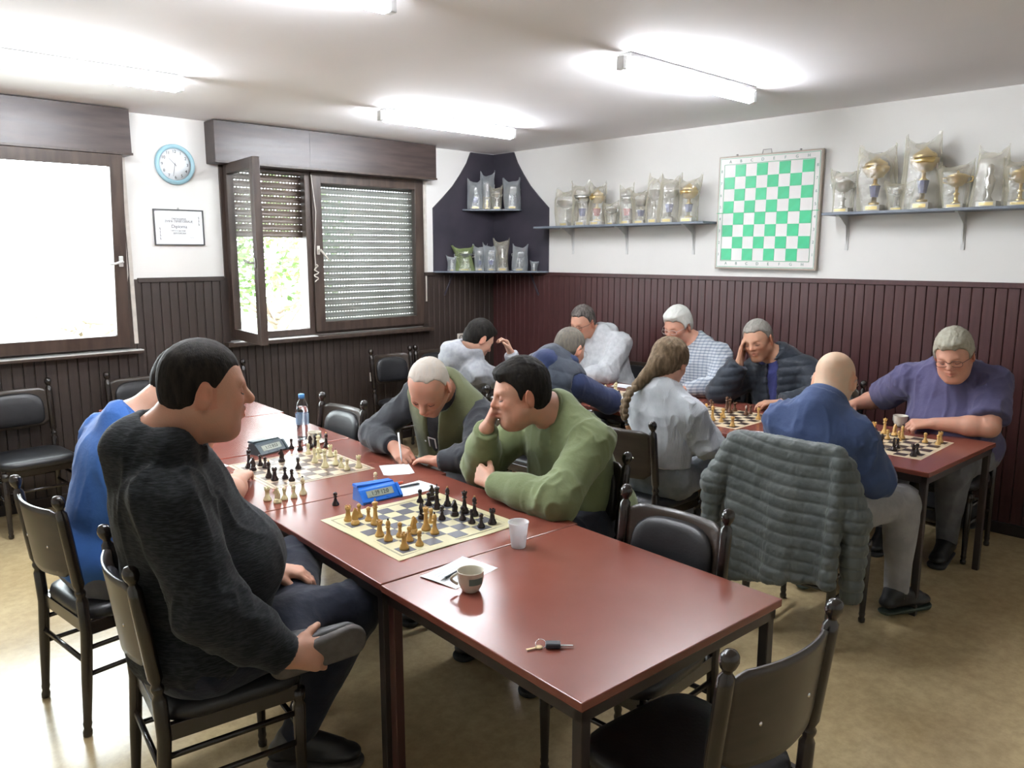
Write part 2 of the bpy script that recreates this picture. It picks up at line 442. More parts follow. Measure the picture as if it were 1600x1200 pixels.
# ------------------------------------------------------------ fluorescent ceiling lamps
def lamp(x0, x1, y, label):
    t = thing('tube_lamp', label, 'ceiling lamp', ((x0 + x1) / 2, y, ZC), 0, 'fluorescent ceiling lamps')
    h = (x1 - x0) / 2
    MB().span((-h + 0.02, -0.040, -0.022), (h - 0.02, 0.040, 0), 0.004).build('housing', M['white_metal'], t)
    MB().tube([(-h + 0.03, 0, -0.064), (h - 0.03, 0, -0.064)], 0.028, 12).build('tube', M['tube'], t)  # tube made thicker in place of its bloom
    for s in (-1, 1):
        MB().span((s * h - 0.016, -0.022, -0.085), (s * h + 0.016, 0.022, -0.018), 0.004).build('tube_holder', M['white_metal'], t)
lamp(3.26, 4.52, 2.62, 'lit fluorescent tube on the ceiling nearest the right-hand wall')
lamp(3.26, 4.52, 4.72, 'lit fluorescent tube on the ceiling in front of the shuttered window')
lamp(0.62, 1.88, 4.68, 'lit fluorescent tube on the ceiling in front of the big bright window')
lamp(0.62, 1.88, 2.64, 'lit fluorescent tube at the top edge of the picture, above the near table')

# ------------------------------------------------------------ outside
def outside():
    random.seed(11)
    gm = pm('greyed_grass', (0.20, 0.205, 0.17), 0.9, col2=(0.26, 0.26, 0.22), nscale=3)  # grass greyed so its bounce does not tint the ceiling
    g = MB().span((-14, YW + 0.5, -0.6), (20, 34, -0.5)).build('lawn', gm); g['kind'] = 'structure'
    bark = pm('pale_bark', (0.25, 0.2, 0.15), 0.9, col2=(0.18, 0.14, 0.1), nscale=14)
    lm = [pm('leaf_green', (0.035, 0.085, 0.010), 0.6, col2=(0.10, 0.17, 0.025), nscale=3), pm('leaf_overexposed', (0.42, 0.45, 0.30), 0.6, col2=(0.62, 0.62, 0.50), nscale=3)]  # second leaf colour is bleached to carry the overexposure outdoors
    spots = [(5.9, 11.5, 1.9, 1.15, 'leafy green tree seen outside through the open sash'),
             (7.4, 13.4, 0.2, 1.1, 'pale green bush further off outside the open sash'),
             (2.6, 14.0, 0.8, 1.3, 'washed-out bush outside the big bright window'),
             (4.6, 17.0, 1.0, 1.5, 'pale distant tree outside the big bright window, right of the bush')]
    for k, (x, y, zc, rr, lab) in enumerate(spots):
        t = thing('tree', lab, 'tree', (x, y, -0.5))
        m = MB(); m.tube([(0, 0, 0), (0.05, 0, zc * .5), (0, 0.05, zc + 0.5)], [0.11, 0.08, 0.04], 8)
        for q in range(7):
            a = q * 0.9; m.tube([(0, 0, zc * .45 + q * .08), (rr * .7 * math.cos(a), rr * .7 * math.sin(a), zc + 0.5 * math.sin(q))], [0.035, 0.01], 6)
        m.build('trunk', bark, t)
        vs = []; fs = []
        for q in range(1500):
            d = Vector((random.gauss(0, 1), random.gauss(0, 1), random.gauss(0, 1))).normalized() * rr * random.uniform(0.35, 1.05)
            p = Vector((0, 0, zc + 0.5)) + d
            u = Vector((random.gauss(0, 1), random.gauss(0, 1), random.gauss(0, .6))).normalized(); w = u.orthogonal().normalized(); s = random.uniform(0.05, 0.09)
            n = len(vs); vs += [p - u * s, p + w * s * .5, p + u * s, p - w * s * .5]; fs.append((n, n + 1, n + 2, n + 3))
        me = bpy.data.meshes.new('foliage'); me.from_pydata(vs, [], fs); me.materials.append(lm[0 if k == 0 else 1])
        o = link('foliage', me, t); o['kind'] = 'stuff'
outside()

# ------------------------------------------------------------ wall clock
ink = pm('black_ink', (0.03, 0.03, 0.03), 0.6, rvar=0.1)
M['ink'] = ink
M['paper'] = pm('white_paper', (0.80, 0.82, 0.84), 0.7, col2=(0.76, 0.78, 0.80), nscale=4)
M['teal'] = pm('pale_teal_plastic', (0.27, 0.46, 0.53), 0.35, col2=(0.31, 0.50, 0.57), nscale=6)
t = thing('wall_clock', 'round wall clock with a pale blue rim above the framed diploma', 'clock', (2.365, YW - 0.001, 2.402))
RX = (R(90), 0, 0)
MB().lathe([(0.115, 0.0), (0.140, 0.0), (0.147, 0.014), (0.142, 0.030), (0.126, 0.034), (0.115, 0.022)], (0, 0, 0), 48, RX, caps=False).build('rim', M['teal'], t)
MB().lathe([(0.118, 0.0), (0.118, 0.012), (0.0001, 0.012)], (0, 0, 0), 48, RX).build('dial', M['paper'], t)
for h in range(1, 13):
    a = R(90 - 30 * h)
    link('numeral', text_mesh(str(h), 0.030, ink), t, (0.093 * math.cos(a), -0.0135, 0.093 * math.sin(a))).rotation_euler = RX
for nm, ang, ln, w in (('hour_hand', 10.5 * 30, 0.062, 0.0045), ('minute_hand', 32 * 6, 0.088, 0.003), ('second_hand', 248, 0.09, 0.001)):
    a = R(90 - ang); d = Vector((math.cos(a), 0, math.sin(a)))
    MB().tube([d * -0.015 + Vector((0, -0.018, 0)), d * ln + Vector((0, -0.018, 0))], [w, w * .6], 6, flat=0.3).build(nm, ink, t)

# ------------------------------------------------------------ framed diploma
t = thing('framed_diploma', 'small framed diploma in a thin dark frame under the round clock', 'picture', (2.369, YW - 0.002, 1.945), 0)
w, h = 0.186, 0.132
rect_frame(MB(), -w, w, -h, h, -0.016, 0, 0.009, bev=0.001).build('frame', pm('dark_grey_frame', (0.06, 0.06, 0.06), 0.3, rvar=0.1), t)
MB().span((-w + .008, -0.008, -h + .008), (w - .008, -0.001, h - .008)).build('sheet', M['paper'], t)
for s_, sz, zz, xx in (('ОМЛАДИНА', 0.018, 0.062, 0), ('ЗУРА ПРИГОВИЈЕ', 0.024, 0.043, 0), ('Diploma', 0.034, 0.006, 0.0), ('I место на кои', 0.016, -0.024, -0.01), ('ШАХОВСКИ', 0.016, -0.044, 0), ('~~~~', 0.014, -0.072, 0.09)):
    link('lettering', text_mesh(s_, sz, ink), t, (xx, -0.0088, zz)).rotation_euler = RX
for q in range(4):
    link('side_ornament', text_mesh('§', 0.022, ink), t, (-0.142, -0.0088, -0.01 - q * 0.024)).rotation_euler = RX
    if q < 3: link('side_ornament', text_mesh('§', 0.022, ink), t, (0.150, -0.0088, 0.075 - q * 0.024)).rotation_euler = RX
MB().box((0, -0.006, h + 0.006), (0.012, 0.004, 0.012), (0, R(45), 0)).build('hanger', M['grey_metal'], t)

# ------------------------------------------------------------ green and white demonstration board
def demo_board():
    gr = pm('green_square_paint', (0.018, 0.40, 0.17), 0.28, col2=(0.025, 0.44, 0.20), nscale=14, stretch=(1, 1, 1), rvar=0.1)
    wh = pm('white_square_enamel', (0.66, 0.63, 0.61), 0.25, col2=(0.62, 0.60, 0.58), nscale=5, rvar=0.1)
    alu = pm('cream_edge_frame', (0.36, 0.30, 0.24), 0.35, rvar=0.1)
    t = thing('demonstration_board', 'large green and white wall chess board with lettered edges, no pieces', 'chess board', (XR - 0.03, 3.045, 2.058))
    # local axes: the board's right is -y; slightly turned in its plane
    S = 0.415; H_ = 0.425
    o = MB().span((-0.012, -S, -H_), (0.016, S, H_), 0.003).build('backing', alu, t)
    MB().span((-0.016, -S + .012, 0.003), (-0.010, S - .012, H_ - .012)).span((-0.016, -S + .012, -H_ + .012), (-0.010, S - .012, -0.003)).build('face_panel', wh, t)
    sq = 0.0895; y0 = 4 * sq; z0 = -4 * sq
    me = MB().box((0, 0, 0), (0.003, sq * 0.975, sq * 0.975)).mesh('green_square', gr)
    for i in range(8):
        for j in range(8):
            if (i + j) % 2 == 0 and True:
                # i from left, j from the bottom; bottom right corner is white, top right is green
                pass
            if (i + j) % 2 == 0:
                link('green_square', me, t, (-0.017, y0 - (i + .5) * sq, z0 + (j + .5) * sq))
    fr = MB(); e = 4 * sq + 0.004
    for (a, b_) in (((-e, -e), (e, -e)), ((-e, e), (e, e)), ((-e, -e), (-e, e)), ((e, -e), (e, e))):
        fr.tube([(-0.0175, a[0], a[1]), (-0.0175, b_[0], b_[1])], 0.0014, 4)
    e2 = S - 0.018; e3 = H_ - 0.018
    for (a, b_) in (((-e2, -e3), (e2, -e3)), ((-e2, e3), (e2, e3)), ((-e2, -e3), (-e2, e3)), ((e2, -e3), (e2, e3))):
        fr.tube([(-0.0165, a[0], a[1]), (-0.0165, b_[0], b_[1])], 0.0014, 4)
    fr.span((-0.0185, -S, -0.0015), (-0.0165, S, 0.0015))
    fr.build('border_line', gr, t)
    dk = pm('dull_green_lettering', (0.10, 0.22, 0.17), 0.5)
    for k, ch in enumerate('ABCDEFGH'):
        for zz in (-e - 0.021, e + 0.021):
            q = link('file_letter', text_mesh(ch, 0.030, dk), t, (-0.0175, y0 - (k + .5) * sq, zz)); q.rotation_euler = (R(90), 0, R(-90))
        for yy in (e + 0.021, -e - 0.021):
            q = link('rank_number', text_mesh(str(k + 1), 0.030, dk), t, (-0.0175, yy, z0 + (k + .5) * sq)); q.rotation_euler = (R(90), 0, R(-90))
    m = MB(); m.tube([(0, 0.06, H_), (0, 0.055, H_ + .03), (0, -0.01, H_ + .03), (0, -0.015, H_)], 0.003, 6)
    m.tube([(0, 0.27, H_ - .004), (0, 0.27, H_ + .012)], 0.008, 6); m.tube([(0, -0.24, H_ - .004), (0, -0.24, H_ + .012)], 0.008, 6)
    m.build('hanging_clip', M['grey_metal'], t)
    t.rotation_euler = (R(0.4), 0, 0)
demo_board()

# ------------------------------------------------------------ wall shelves
shelfm = pm('grey_blue_shelf_board', (0.10, 0.12, 0.15), 0.4, col2=(0.14, 0.16, 0.19), nscale=8, stretch=(6, 0.5, 6), rvar=0.1)
def shelf(y0, y1, z, ys, zb, label):
    t = thing('wall_shelf', label, 'shelf', (XR - 0.001, (y0 + y1) / 2, z)); c = (y0 + y1) / 2
    MB().span((-0.217, y0 - c, -0.018), (0, y1 - c, 0), 0.002).build('shelf_board', shelfm, t)
    for yb in ys:
        m = MB(); y = yb - c; d = zb - z
        m.span((-0.006, y - 0.011, d), (0, y + 0.011, -0.018)); m.span((-0.17, y - 0.010, -0.024), (0, y + 0.010, -0.018))
        m.prism([(-0.155, -0.024), (-0.13, -0.030), (-0.035, -0.085), (-0.006, d + 0.03), (-0.006, -0.024)], 1, y - 0.0015, y + 0.0015)
        m.build('bracket', M['white_metal'], t)
shelf(3.47, 5.31, 2.000, (5.0, 4.37, 3.69), 1.745, 'grey wall shelf between the corner shelves and the green board')
shelf(0.75, 2.535, 2.028, (2.44, 1.70), 1.775, 'grey wall shelf right of the green board carrying big trophies')

# ------------------------------------------------------------ corner shelf unit
def corner_unit():
    t = thing('corner_shelf', 'blue-black corner shelf unit with curved side panels and two triangular shelves', 'shelf', (XR, YW, 1.572))
    prof = [(0.79, 0.0), (0.79, 0.61), (0.66, 0.72), (0.54, 0.83), (0.44, 0.95), (0.36, 1.06), (0.31, 1.162), (0.0, 1.162), (0.0, 0.0)]
    MB().prism([(-a, b_) for a, b_ in prof], 1, -0.016, -0.001).build('side_panel', M['navy_board'], t)
    MB().prism([(-a, b_) for a, b_ in prof], 0, -0.016, -0.001).build('side_panel', M['navy_board'], t)
    for L, z in ((0.80, 0.0), (0.43, 0.597)):
        MB().prism([(-0.017, -0.017), (-L, -0.017), (-L, -0.05), (-0.05, -L), (-0.017, -L)], 2, z, z + 0.014).build('shelf_board', shelfm, t)
    for a, b_ in (((-0.55, -0.02), (-0.67, -0.02)), ((-0.02, -0.55), (-0.02, -0.67))):
        p = Vector((a[0], a[1], 0)); q = Vector((b_[0], b_[1], -0.22))
        MB().tube([p, q], 0.009, 6).build('brace', M['navy_board'], t)
corner_unit()

# ------------------------------------------------------------ trophies in plastic bags
gold = pm('gold_plate', (0.72, 0.54, 0.24), 0.22, 1.0, rvar=0.15, nscale=12)
silver = pm('silver_plate', (0.66, 0.66, 0.64), 0.22, 1.0, rvar=0.15, nscale=12)
marble = pm('white_marble', (0.62, 0.60, 0.55), 0.35, col2=(0.45, 0.43, 0.40), nscale=18)
plaq = pm('gold_plaque', (0.75, 0.58, 0.22), 0.3, 0.8, rvar=0.1)
bluepl = pm('blue_plastic_column', (0.04, 0.06, 0.20), 0.35, rvar=0.1)
redpl = pm('dark_red_plastic_column', (0.30, 0.05, 0.05), 0.35, rvar=0.1)
BAG = {'clear': bagmat('yellowed_polythene', (0.80, 0.75, 0.60), 0.22), 'grey': bagmat('grey_polythene', (0.66, 0.70, 0.72), 0.34), 'green': bagmat('green_polythene', (0.42, 0.52, 0.22), 0.45)}
def bag_mesh(w, d, h, seed, mat, flare=1.2, tips=2):
    rnd = random.Random(seed); n, m_ = 28, 12; vs = []; fs = []
    ph = [rnd.uniform(0, 6.28) for _ in range(6)]; lean = rnd.uniform(-0.10, 0.10)
    for j in range(m_ + 1):
        t_ = j / m_
        for i in range(n):
            a = 2 * PI * i / n
            r = 1 + 0.05 * math.sin(3 * a + ph[0] + 4 * t_) + 0.05 * math.sin(7 * a + ph[1] - 3 * t_) * (0.4 + t_)
            k = 0.86 + 0.14 * math.sin(t_ * 3.0 + ph[2]) + (flare - 1) * max(0, t_ - 0.55) * 1.6
            x = math.cos(a) * w / 2 * r * k + lean * t_ * w
            y = math.sin(a) * d / 2 * r * k * (1 - 0.86 * max(0, (t_ - 0.72) / 0.28) ** 1.4)
            z = h * t_
            if t_ > 0.7: z = h * (t_ - 0.14 * (t_ - 0.7) / 0.3 * (1 - abs(math.cos(a)) ** 3) * (1 if tips else 0.2) + 0.05 * math.sin(5 * a + ph[3]) * (t_ - .7))
            vs.append((x, y, z))
    for j in range(m_):
        for i in range(n): fs.append((j * n + i, j * n + (i + 1) % n, (j + 1) * n + (i + 1) % n, (j + 1) * n + i))
    me = bpy.data.meshes.new('plastic_bag'); me.from_pydata(vs, [], fs)
    me.polygons.foreach_set('use_smooth', [True] * len(fs)); me.materials.append(mat)
    return me
def trophy(loc, h, w, seed, label, group, rotz=0, style=0, bag='clear', metal=None, cat='trophy', bagh=1.0, col=None):
    t = thing('trophy', label, cat, loc, rotz, group)
    mt = metal or (gold if seed % 3 else silver); H = h * 0.84 / bagh * bagh
    bw = min(w * 0.62, 0.11)
    MB().box((0, 0, H * .055), (bw, bw * .7, H * .11), None, 0.003).build('base', marble, t)
    MB().box((0, -bw * .352, H * .055), (bw * .7, 0.002, H * .06)).build('plaque', plaq, t)
    z = H * .11
    if style == 0:      # bowl on a stem
        MB().lathe([(bw * .3, z), (bw * .12, z + H * .06), (bw * .10, z + H * .2), (bw * .18, z + H * .24), (bw * .08, z + H * .28), (bw * .10, z + H * .42), (0.0001, z + H * .43)], n=12).build('stem', mt, t)
        c = z + H * .40; r = w * .35
        MB().lathe([(0.0001, c), (r * .45, c + H * .03), (r * .85, c + H * .12), (r, c + H * .26), (r * 1.04, c + H * .27), (r * .93, c + H * .27), (r * .7, c + H * .12), (0.0001, c + H * .06)], n=18).build('cup', mt, t)
        for s in (-1, 1):
            MB().tube([(s * r * .8, 0, c + H * .10), (s * r * 1.35, 0, c + H * .14), (s * r * 1.4, 0, c + H * .24), (s * r * 1.0, 0, c + H * .25)], r * .08, 6).build('cup_handle', mt, t)
        if seed % 2:
            MB().lathe([(r * .98, c + H * .275), (r * .6, c + H * .33), (r * .15, c + H * .36), (r * .12, c + H * .40), (0.0001, c + H * .42)], n=14).build('lid', mt, t)
    elif style == 1:    # column with coloured sleeve and bowl
        cl = col or (bluepl if seed % 2 else redpl)
        MB().lathe([(bw * .30, z), (bw * .30, z + H * .04), (bw * .14, z + H * .05), (bw * .14, z + H * .16), (0.0001, z + H * .17)], n=12).build('stem', mt, t)
        MB().lathe([(bw * .22, z + H * .14), (bw * .34, z + H * .34), (0.0001, z + H * .345)], n=6, smooth=False).build('column', cl, t)
        MB().lathe([(bw * .30, z + H * .34), (bw * .12, z + H * .38), (bw * .12, z + H * .46), (0.0001, z + H * .47)], n=12).build('knop', mt, t)
        c = z + H * .46; r = w * .34
        MB().lathe([(0.0001, c), (r * .6, c + H * .03), (r, c + H * .15), (r * 1.05, c + H * .22), (r * .95, c + H * .22), (r * .8, c + H * .14), (0.0001, c + H * .05)], n=18).build('cup', mt, t)
        if seed % 2 == 0:
            MB().lathe([(r * .9, c + H * .225), (r * .85, c + H * .28), (r * .4, c + H * .34), (0.0001, c + H * .42)], n=14).build('lid', mt, t)
    else:               # figurine
        MB().lathe([(bw * .25, z), (bw * .1, z + H * .1), (bw * .2, z + H * .22), (bw * .3, z + H * .42), (bw * .14, z + H * .5), (bw * .2, z + H * .6), (bw * .16, z + H * .68), (0.0001, z + H * .72)], n=12).build('figure', mt, t)
    o = link('plastic_bag', bag_mesh(w * 1.05, min(w * .9, 0.17), h, seed, BAG[bag], 1.25 if seed % 2 else 1.1), t)
    return t
sh1g, sh2g, cg = 'bagged trophies on the left wall shelf', 'bagged trophies on the right wall shelf', 'bagged trophies on the corner shelves'
w1d = ('leftmost on its shelf, wide silver bowl in a pointed bag', 'second from the left, silver bowl with tall bag peak', 'third from the left, broad golden bowl on a red column', 'smallest on the left wall shelf, small silver cup', 'fifth from the left, tall narrow bag with a black column', 'silver bowl on a square blue column', 'tall slim cup in a square-topped bag, left of the tallest pair', 'striped cup with blue bands and a gold plaque', 'last trophy at the shelf end beside the green board')
for k, (y, hh, w, st, mt, cl) in enumerate([(5.00, 0.354, .23, 0, silver, None), (4.80, .40, .22, 1, silver, bluepl), (4.63, .38, .20, 1, gold, redpl), (4.465, .206, .14, 0, silver, None), (4.30, .344, .16, 1, silver, redpl), (4.15, .295, .17, 1, silver, bluepl), (4.015, .413, .14, 0, silver, None), (3.865, .395, .19, 1, silver, bluepl), (3.68, .371, .21, 1, gold, bluepl)]):
    trophy((5.46, y, 2.0), hh, w, k + 2, 'left wall shelf, ' + w1d[k], sh1g, R(-90) , st, 'clear', mt, col=cl)
w2d = ('round silver cup at the left end of the right wall shelf', 'tall gold cup with a dark plaque and two bag peaks', 'smallest on the right wall shelf, squat silver cup', 'tallest of all, broad gold bowl in a flaring bag', 'mid-height gold cup with a stepped stem', 'tall bag with a stack of silver rings', 'cut off by the right edge of the picture')
for k, (y, hh, w, st, mt) in enumerate([(2.44, .305, .18, 0, silver), (2.23, .435, .24, 1, gold), (2.07, .20, .16, 0, silver), (1.93, .477, .24, 1, gold), (1.73, .293, .18, 0, gold), (1.55, .366, .19, 2, silver), (1.385, .295, .17, 0, gold)]):
    trophy((5.46, y, 2.03), hh, w, k + 21, 'right wall shelf, ' + w2d[k], sh2g, R(-90), st, 'clear', mt, col=bluepl)
for k, (p, hh, w, st, bg, d) in enumerate([((5.233, 6.0), .298, .15, 1, 'grey', 'upper corner shelf, left square bag with a blue column'), ((5.36, 5.98), .376, .17, 0, 'grey', 'upper corner shelf, tallest bag at the back'), ((5.30, 5.90), .13, .075, 2, 'clear', 'upper corner shelf, tiny gold figure in front'), ((5.385, 5.85), .231, .11, 0, 'clear', 'upper corner shelf, slim silver cup second from the right'), ((5.49, 5.74), .303, .16, 0, 'grey', 'upper corner shelf, rightmost tall square bag'),
        ((4.95, 6.03), .153, .11, 2, 'grey', 'lower corner shelf, low white bag at the far left'), ((5.06, 5.96), .249, .21, 0, 'green', 'lower corner shelf, wrapped in a green bag'), ((5.17, 5.87), .262, .13, 1, 'grey', 'lower corner shelf, right of the green bag'), ((5.25, 5.79), .272, .13, 1, 'grey', 'lower corner shelf, blue column left of the round-topped bag'), ((5.32, 5.70), .322, .15, 2, 'clear', 'lower corner shelf, tallest there, round top over stacked silver rings'), ((5.435, 5.585), .26, .15, 0, 'grey', 'lower corner shelf, pinched white bag second from the right'), ((5.525, 5.47), .102, .08, 2, 'grey', 'lower corner shelf, smallest at the far right')]):
    trophy((p[0], p[1], 2.184 if k < 5 else 1.587), hh, w, k + 41, 'bagged trophy, ' + d, cg, R(-45), st, bg, silver if k != 2 else gold, col=bluepl)
# ------------------------------------------------------------ tables
TH = 0.73
M['tabletop'] = pm('red_brown_laminate', (0.180, 0.050, 0.034), 0.25, col2=(0.205, 0.062, 0.043), nscale=3.5, ndetail=8, contrast=(0.25, 0.75), spec=0.45)
M['table_edge'] = pm('worn_table_edge', (0.12, 0.03, 0.02), 0.35, col2=(0.20, 0.08, 0.05), nscale=12, rvar=0.1)
M['table_steel'] = pm('black_painted_steel', (0.020, 0.016, 0.015), 0.35, col2=(0.035, 0.02, 0.018), nscale=8, rvar=0.15)
M['redsteel'] = pm('dark_red_painted_steel', (0.045, 0.012, 0.010), 0.30, rvar=0.15, nscale=8)
def table(corner, w, l, ang, label, group, legs=(1, 1, 1, 1)):
    """corner = near left corner; w along x, l along y"""
    t = thing('table', label, 'table', (corner[0], corner[1], 0), ang, group)
    o = MB().span((0.001, 0.001, TH - 0.024), (w - .001, l - .001, TH), 0.003).build('tabletop', M['tabletop'], t)
    rect = MB(); a = 0.014
    for (p, q) in (((a, a), (w - a, a + .025)), ((a, l - a - .025), (w - a, l - a)), ((a, a), (a + .025, l - a)), ((w - a - .025, a), (w - a, l - a))):
        rect.span((p[0], p[1], TH - 0.062), (q[0], q[1], TH - 0.0245))
    rect.build('apron', M['table_steel'], t)
    for (x, y, f) in ((a + .002, a + .002, legs[0]), (w - a - .034, a + .002, legs[1]), (a + .002, l - a - .034, legs[2]), (w - a - .034, l - a - .034, legs[3])):
        MB().span((x, y, 0.0), (x + .032, y + .032, TH - 0.025), 0.003).build('leg', M['redsteel'] if f == 2 else M['table_steel'], t)
    return t
A1 = math.atan2(-0.035, 0.85)
LG, RG = 'tables in the left row', 'tables in the right row'
table((1.270, 1.096), 0.86, 0.875, R(-2.9), 'red-brown square table nearest the camera with the cup and the car keys', LG, (1, 1, 2, 1))
table((1.318, 1.975), 0.875, 0.905, R(-3.2), 'red-brown table carrying the nearest chess board and the blue clock', LG)
table((1.374, 2.884), 0.90, 0.93, R(-3.8), 'red-brown table carrying the second chess board and the black clock', LG)
table((1.440, 3.822), 0.90, 0.93, R(-3.8), 'red-brown table with the water bottle, lit by window glare', LG)
table((1.508, 4.758), 0.92, 0.85, R(-4.0), 'empty red-brown table farthest away in the left row', LG)
table((3.912, 1.247), 0.915, 0.90, R(-2.0), 'red-brown table end at the right where the man in the polo shirt plays', RG)
table((3.948, 2.152), 0.915, 0.90, R(-2.6), 'red-brown table carrying the middle board of the right row', RG)
table((3.992, 3.058), 0.915, 0.90, R(-3.4), 'red-brown table beyond the girl with the braid', RG)
table((4.05, 3.965), 0.915, 0.90, R(-3.6), 'farthest red-brown table of the right row, mostly hidden', RG)

# ------------------------------------------------------------ chairs
M['chairwood'] = pm('near_black_varnished_beech', (0.010, 0.0075, 0.0065), 0.24, col2=(0.022, 0.014, 0.011), nscale=7, stretch=(5, 5, 0.6), coat=0.25)
M['chairply'] = pm('dark_walnut_plywood', (0.020, 0.0135, 0.009), 0.30, col2=(0.036, 0.025, 0.017), nscale=5, stretch=(0.7, 3, 5), rvar=0.12, coat=0.1)
M['vinyl'] = pm('black_vinyl', (0.009, 0.009, 0.0105), 0.33, col2=(0.013, 0.013, 0.015), nscale=12, bump=0.25, bscale=120, rvar=0.12)
def chair_parts(t):
    """local frame: sitter faces +y, origin on the floor under the seat centre"""
    HW, YB = 0.205, -0.205
    def lean(z): return YB - 0.055 * max(0.0, (z - 0.44) / 0.46) ** 1.1
    for s in (-1, 1):
        prof = [(0.010, 0.0), (0.016, 0.004), (0.017, 0.02), (0.0125, 0.032), (0.0165, 0.05), (0.0145, 0.06), (0.019, 0.22), (0.0205, 0.40), (0.0205, 0.52), (0.0135, 0.535), (0.0185, 0.548), (0.0185, 0.556), (0.0130, 0.566), (0.0205, 0.585), (0.0205, 0.83), (0.019, 0.858), (0.0115, 0.868), (0.0115, 0.874), (0.018, 0.882), (0.0225, 0.896), (0.0210, 0.911), (0.0135, 0.921), (0.0001, 0.925)]
        m = MB(); n = 12; vs = []; fs = []
        for r, z in prof:
            cy = lean(z) - 0.03 * max(0, 1 - z / 0.44)
            for k in range(n):
                a = 2 * PI * k / n; vs.append((s * (HW - 0.006 * (1 - z)) + r * math.cos(a), cy + r * math.sin(a), z))
        for i in range(len(prof) - 1):
            for k in range(n): fs.append((i * n + k, i * n + (k + 1) % n, (i + 1) * n + (k + 1) % n, (i + 1) * n + k))
        fs.append(tuple(range(n - 1, -1, -1)))
        m.add(vs, fs, True); m.build('rear_leg', M['chairwood'], t)
        MB().lathe([(0.010, 0.0), (0.0155, 0.004), (0.0165, 0.02), (0.012, 0.03), (0.0155, 0.045), (0.0135, 0.055), (0.018, 0.22), (0.021, 0.36), (0.015, 0.372), (0.021, 0.385), (0.021, 0.415)], (s * 0.198, 0.185, 0), 12).build('front_leg', M['chairwood'], t)
        for z, r in ((0.235, 0.0095), (0.335, 0.0095)):
            MB().tube([(s * 0.2, YB - 0.012, z), (s * 0.198, 0.185, z)], r, 8).build('stretcher', M['chairwood'], t)
        MB().span((s * 0.2 - 0.010, YB + .01, 0.385), (s * 0.2 + 0.010, 0.18, 0.435), 0.002).build('seat_rail', M['chairwood'], t)
    MB().span((-0.19, 0.176, 0.385), (0.19, 0.194, 0.435), 0.002).build('seat_rail', M['chairwood'], t)
    MB().span((-0.19, YB - .005, 0.385), (0.19, YB + .013, 0.435), 0.002).build('seat_rail', M['chairwood'], t)
    MB().tube([(-0.2, YB - .012, 0.285), (0.2, YB - .012, 0.285)], 0.0095, 8).build('stretcher', M['chairwood'], t)
    MB().tube([(-0.198, 0.185, 0.285), (0.198, 0.185, 0.285)], 0.0095, 8).build('stretcher', M['chairwood'], t)
    # upholstered seat
    pts = []
    N = 28
    for k in range(N):
        a = 2 * PI * k / N; c, q = math.cos(a), math.sin(a)
        x = 0.215 * math.copysign(abs(c) ** 0.42, c); y = 0.212 * math.copysign(abs(q) ** 0.42, q)
        pts.append((x * (1.0 + 0.05 * (y > 0) * (y / 0.2)), y + 0.005))
    m = MB(); vs = []; fs = []
    lv = [(0.93, 0.425), (1.0, 0.432), (1.012, 0.452), (0.985, 0.470), (0.86, 0.481), (0.55, 0.487), (0.2, 0.488)]
    for f, z in lv: vs += [(x * f, y * f, z) for x, y in pts]
    for i in range(len(lv) - 1):
        for k in range(N): fs.append((i * N + k, i * N + (k + 1) % N, (i + 1) * N + (k + 1) % N, (i + 1) * N + k))
    fs.append(tuple(range(N - 1, -1, -1))); fs.append(tuple((len(lv) - 1) * N + k for k in range(N)))
    m.add(vs, fs, True).build('seat', M['vinyl'], t)
    # curved plywood back panel with cut-in corners
    nx, nz = 18, 12; vs = []; fs = []
    def halfw(z):        # half-width from top notch shape
        u = (z - 0.60) / 0.255
        return 0.192
    def zt(x):
        a = abs(x) / 0.192
        return 0.862 - 0.022 * max(0, (a - 0.86) / 0.14) ** 0.5 - 0.0 * a
    def zb(x):
        a = abs(x) / 0.192
        return 0.598 + 0.030 * max(0, (a - 0.84) / 0.16) ** 0.5 + 0.01 * a
    for side in (0, 1):
        for i in range(nx + 1):
            x = -0.192 + 0.384 * i / nx
            for j in range(nz + 1):
                z = zb(x) + (zt(x) - zb(x)) * j / nz
                y = lean(z) - 0.040 * (1 - (x / 0.192) ** 2) + (0.0055 if side else -0.0055)
                vs.append((x, y, z))
    S = (nx + 1) * (nz + 1)
    for i in range(nx):
        for j in range(nz):
            a = i * (nz + 1) + j; fs.append((a, a + 1, a + nz + 2, a + nz + 1)); fs.append((S + a, S + a + nz + 1, S + a + nz + 2, S + a + 1))
    for i in range(nx):
        a = i * (nz + 1); fs.append((a, a + nz + 1, S + a + nz + 1, S + a)); a += nz; fs.append((a, S + a, S + a + nz + 1, a + nz + 1))
    for j in range(nz):
        fs.append((j, S + j, S + j + 1, j + 1)); a = nx * (nz + 1) + j; fs.append((a, a + 1, S + a + 1, S + a))
    bk = MB().add(vs, fs, True).build('backrest', M['chairply'], t)
    for x in (-0.095, 0.095):
        z = 0.715; y = lean(z) - 0.040 * (1 - (x / 0.192) ** 2) - 0.0065
        MB().lathe([(0.0065, 0.003), (0.005, -0.001), (0.0001, -0.002)], (x, y, z), 10, (R(-90), 0, 0)).build('screw', M['chrome'], bk)
    # padded cushion on the front of the panel
    N = 30; vs = []; fs = []
    lv = [(1.0, 0.004), (1.0, 0.014), (0.94, 0.024), (0.72, 0.031), (0.35, 0.034)]
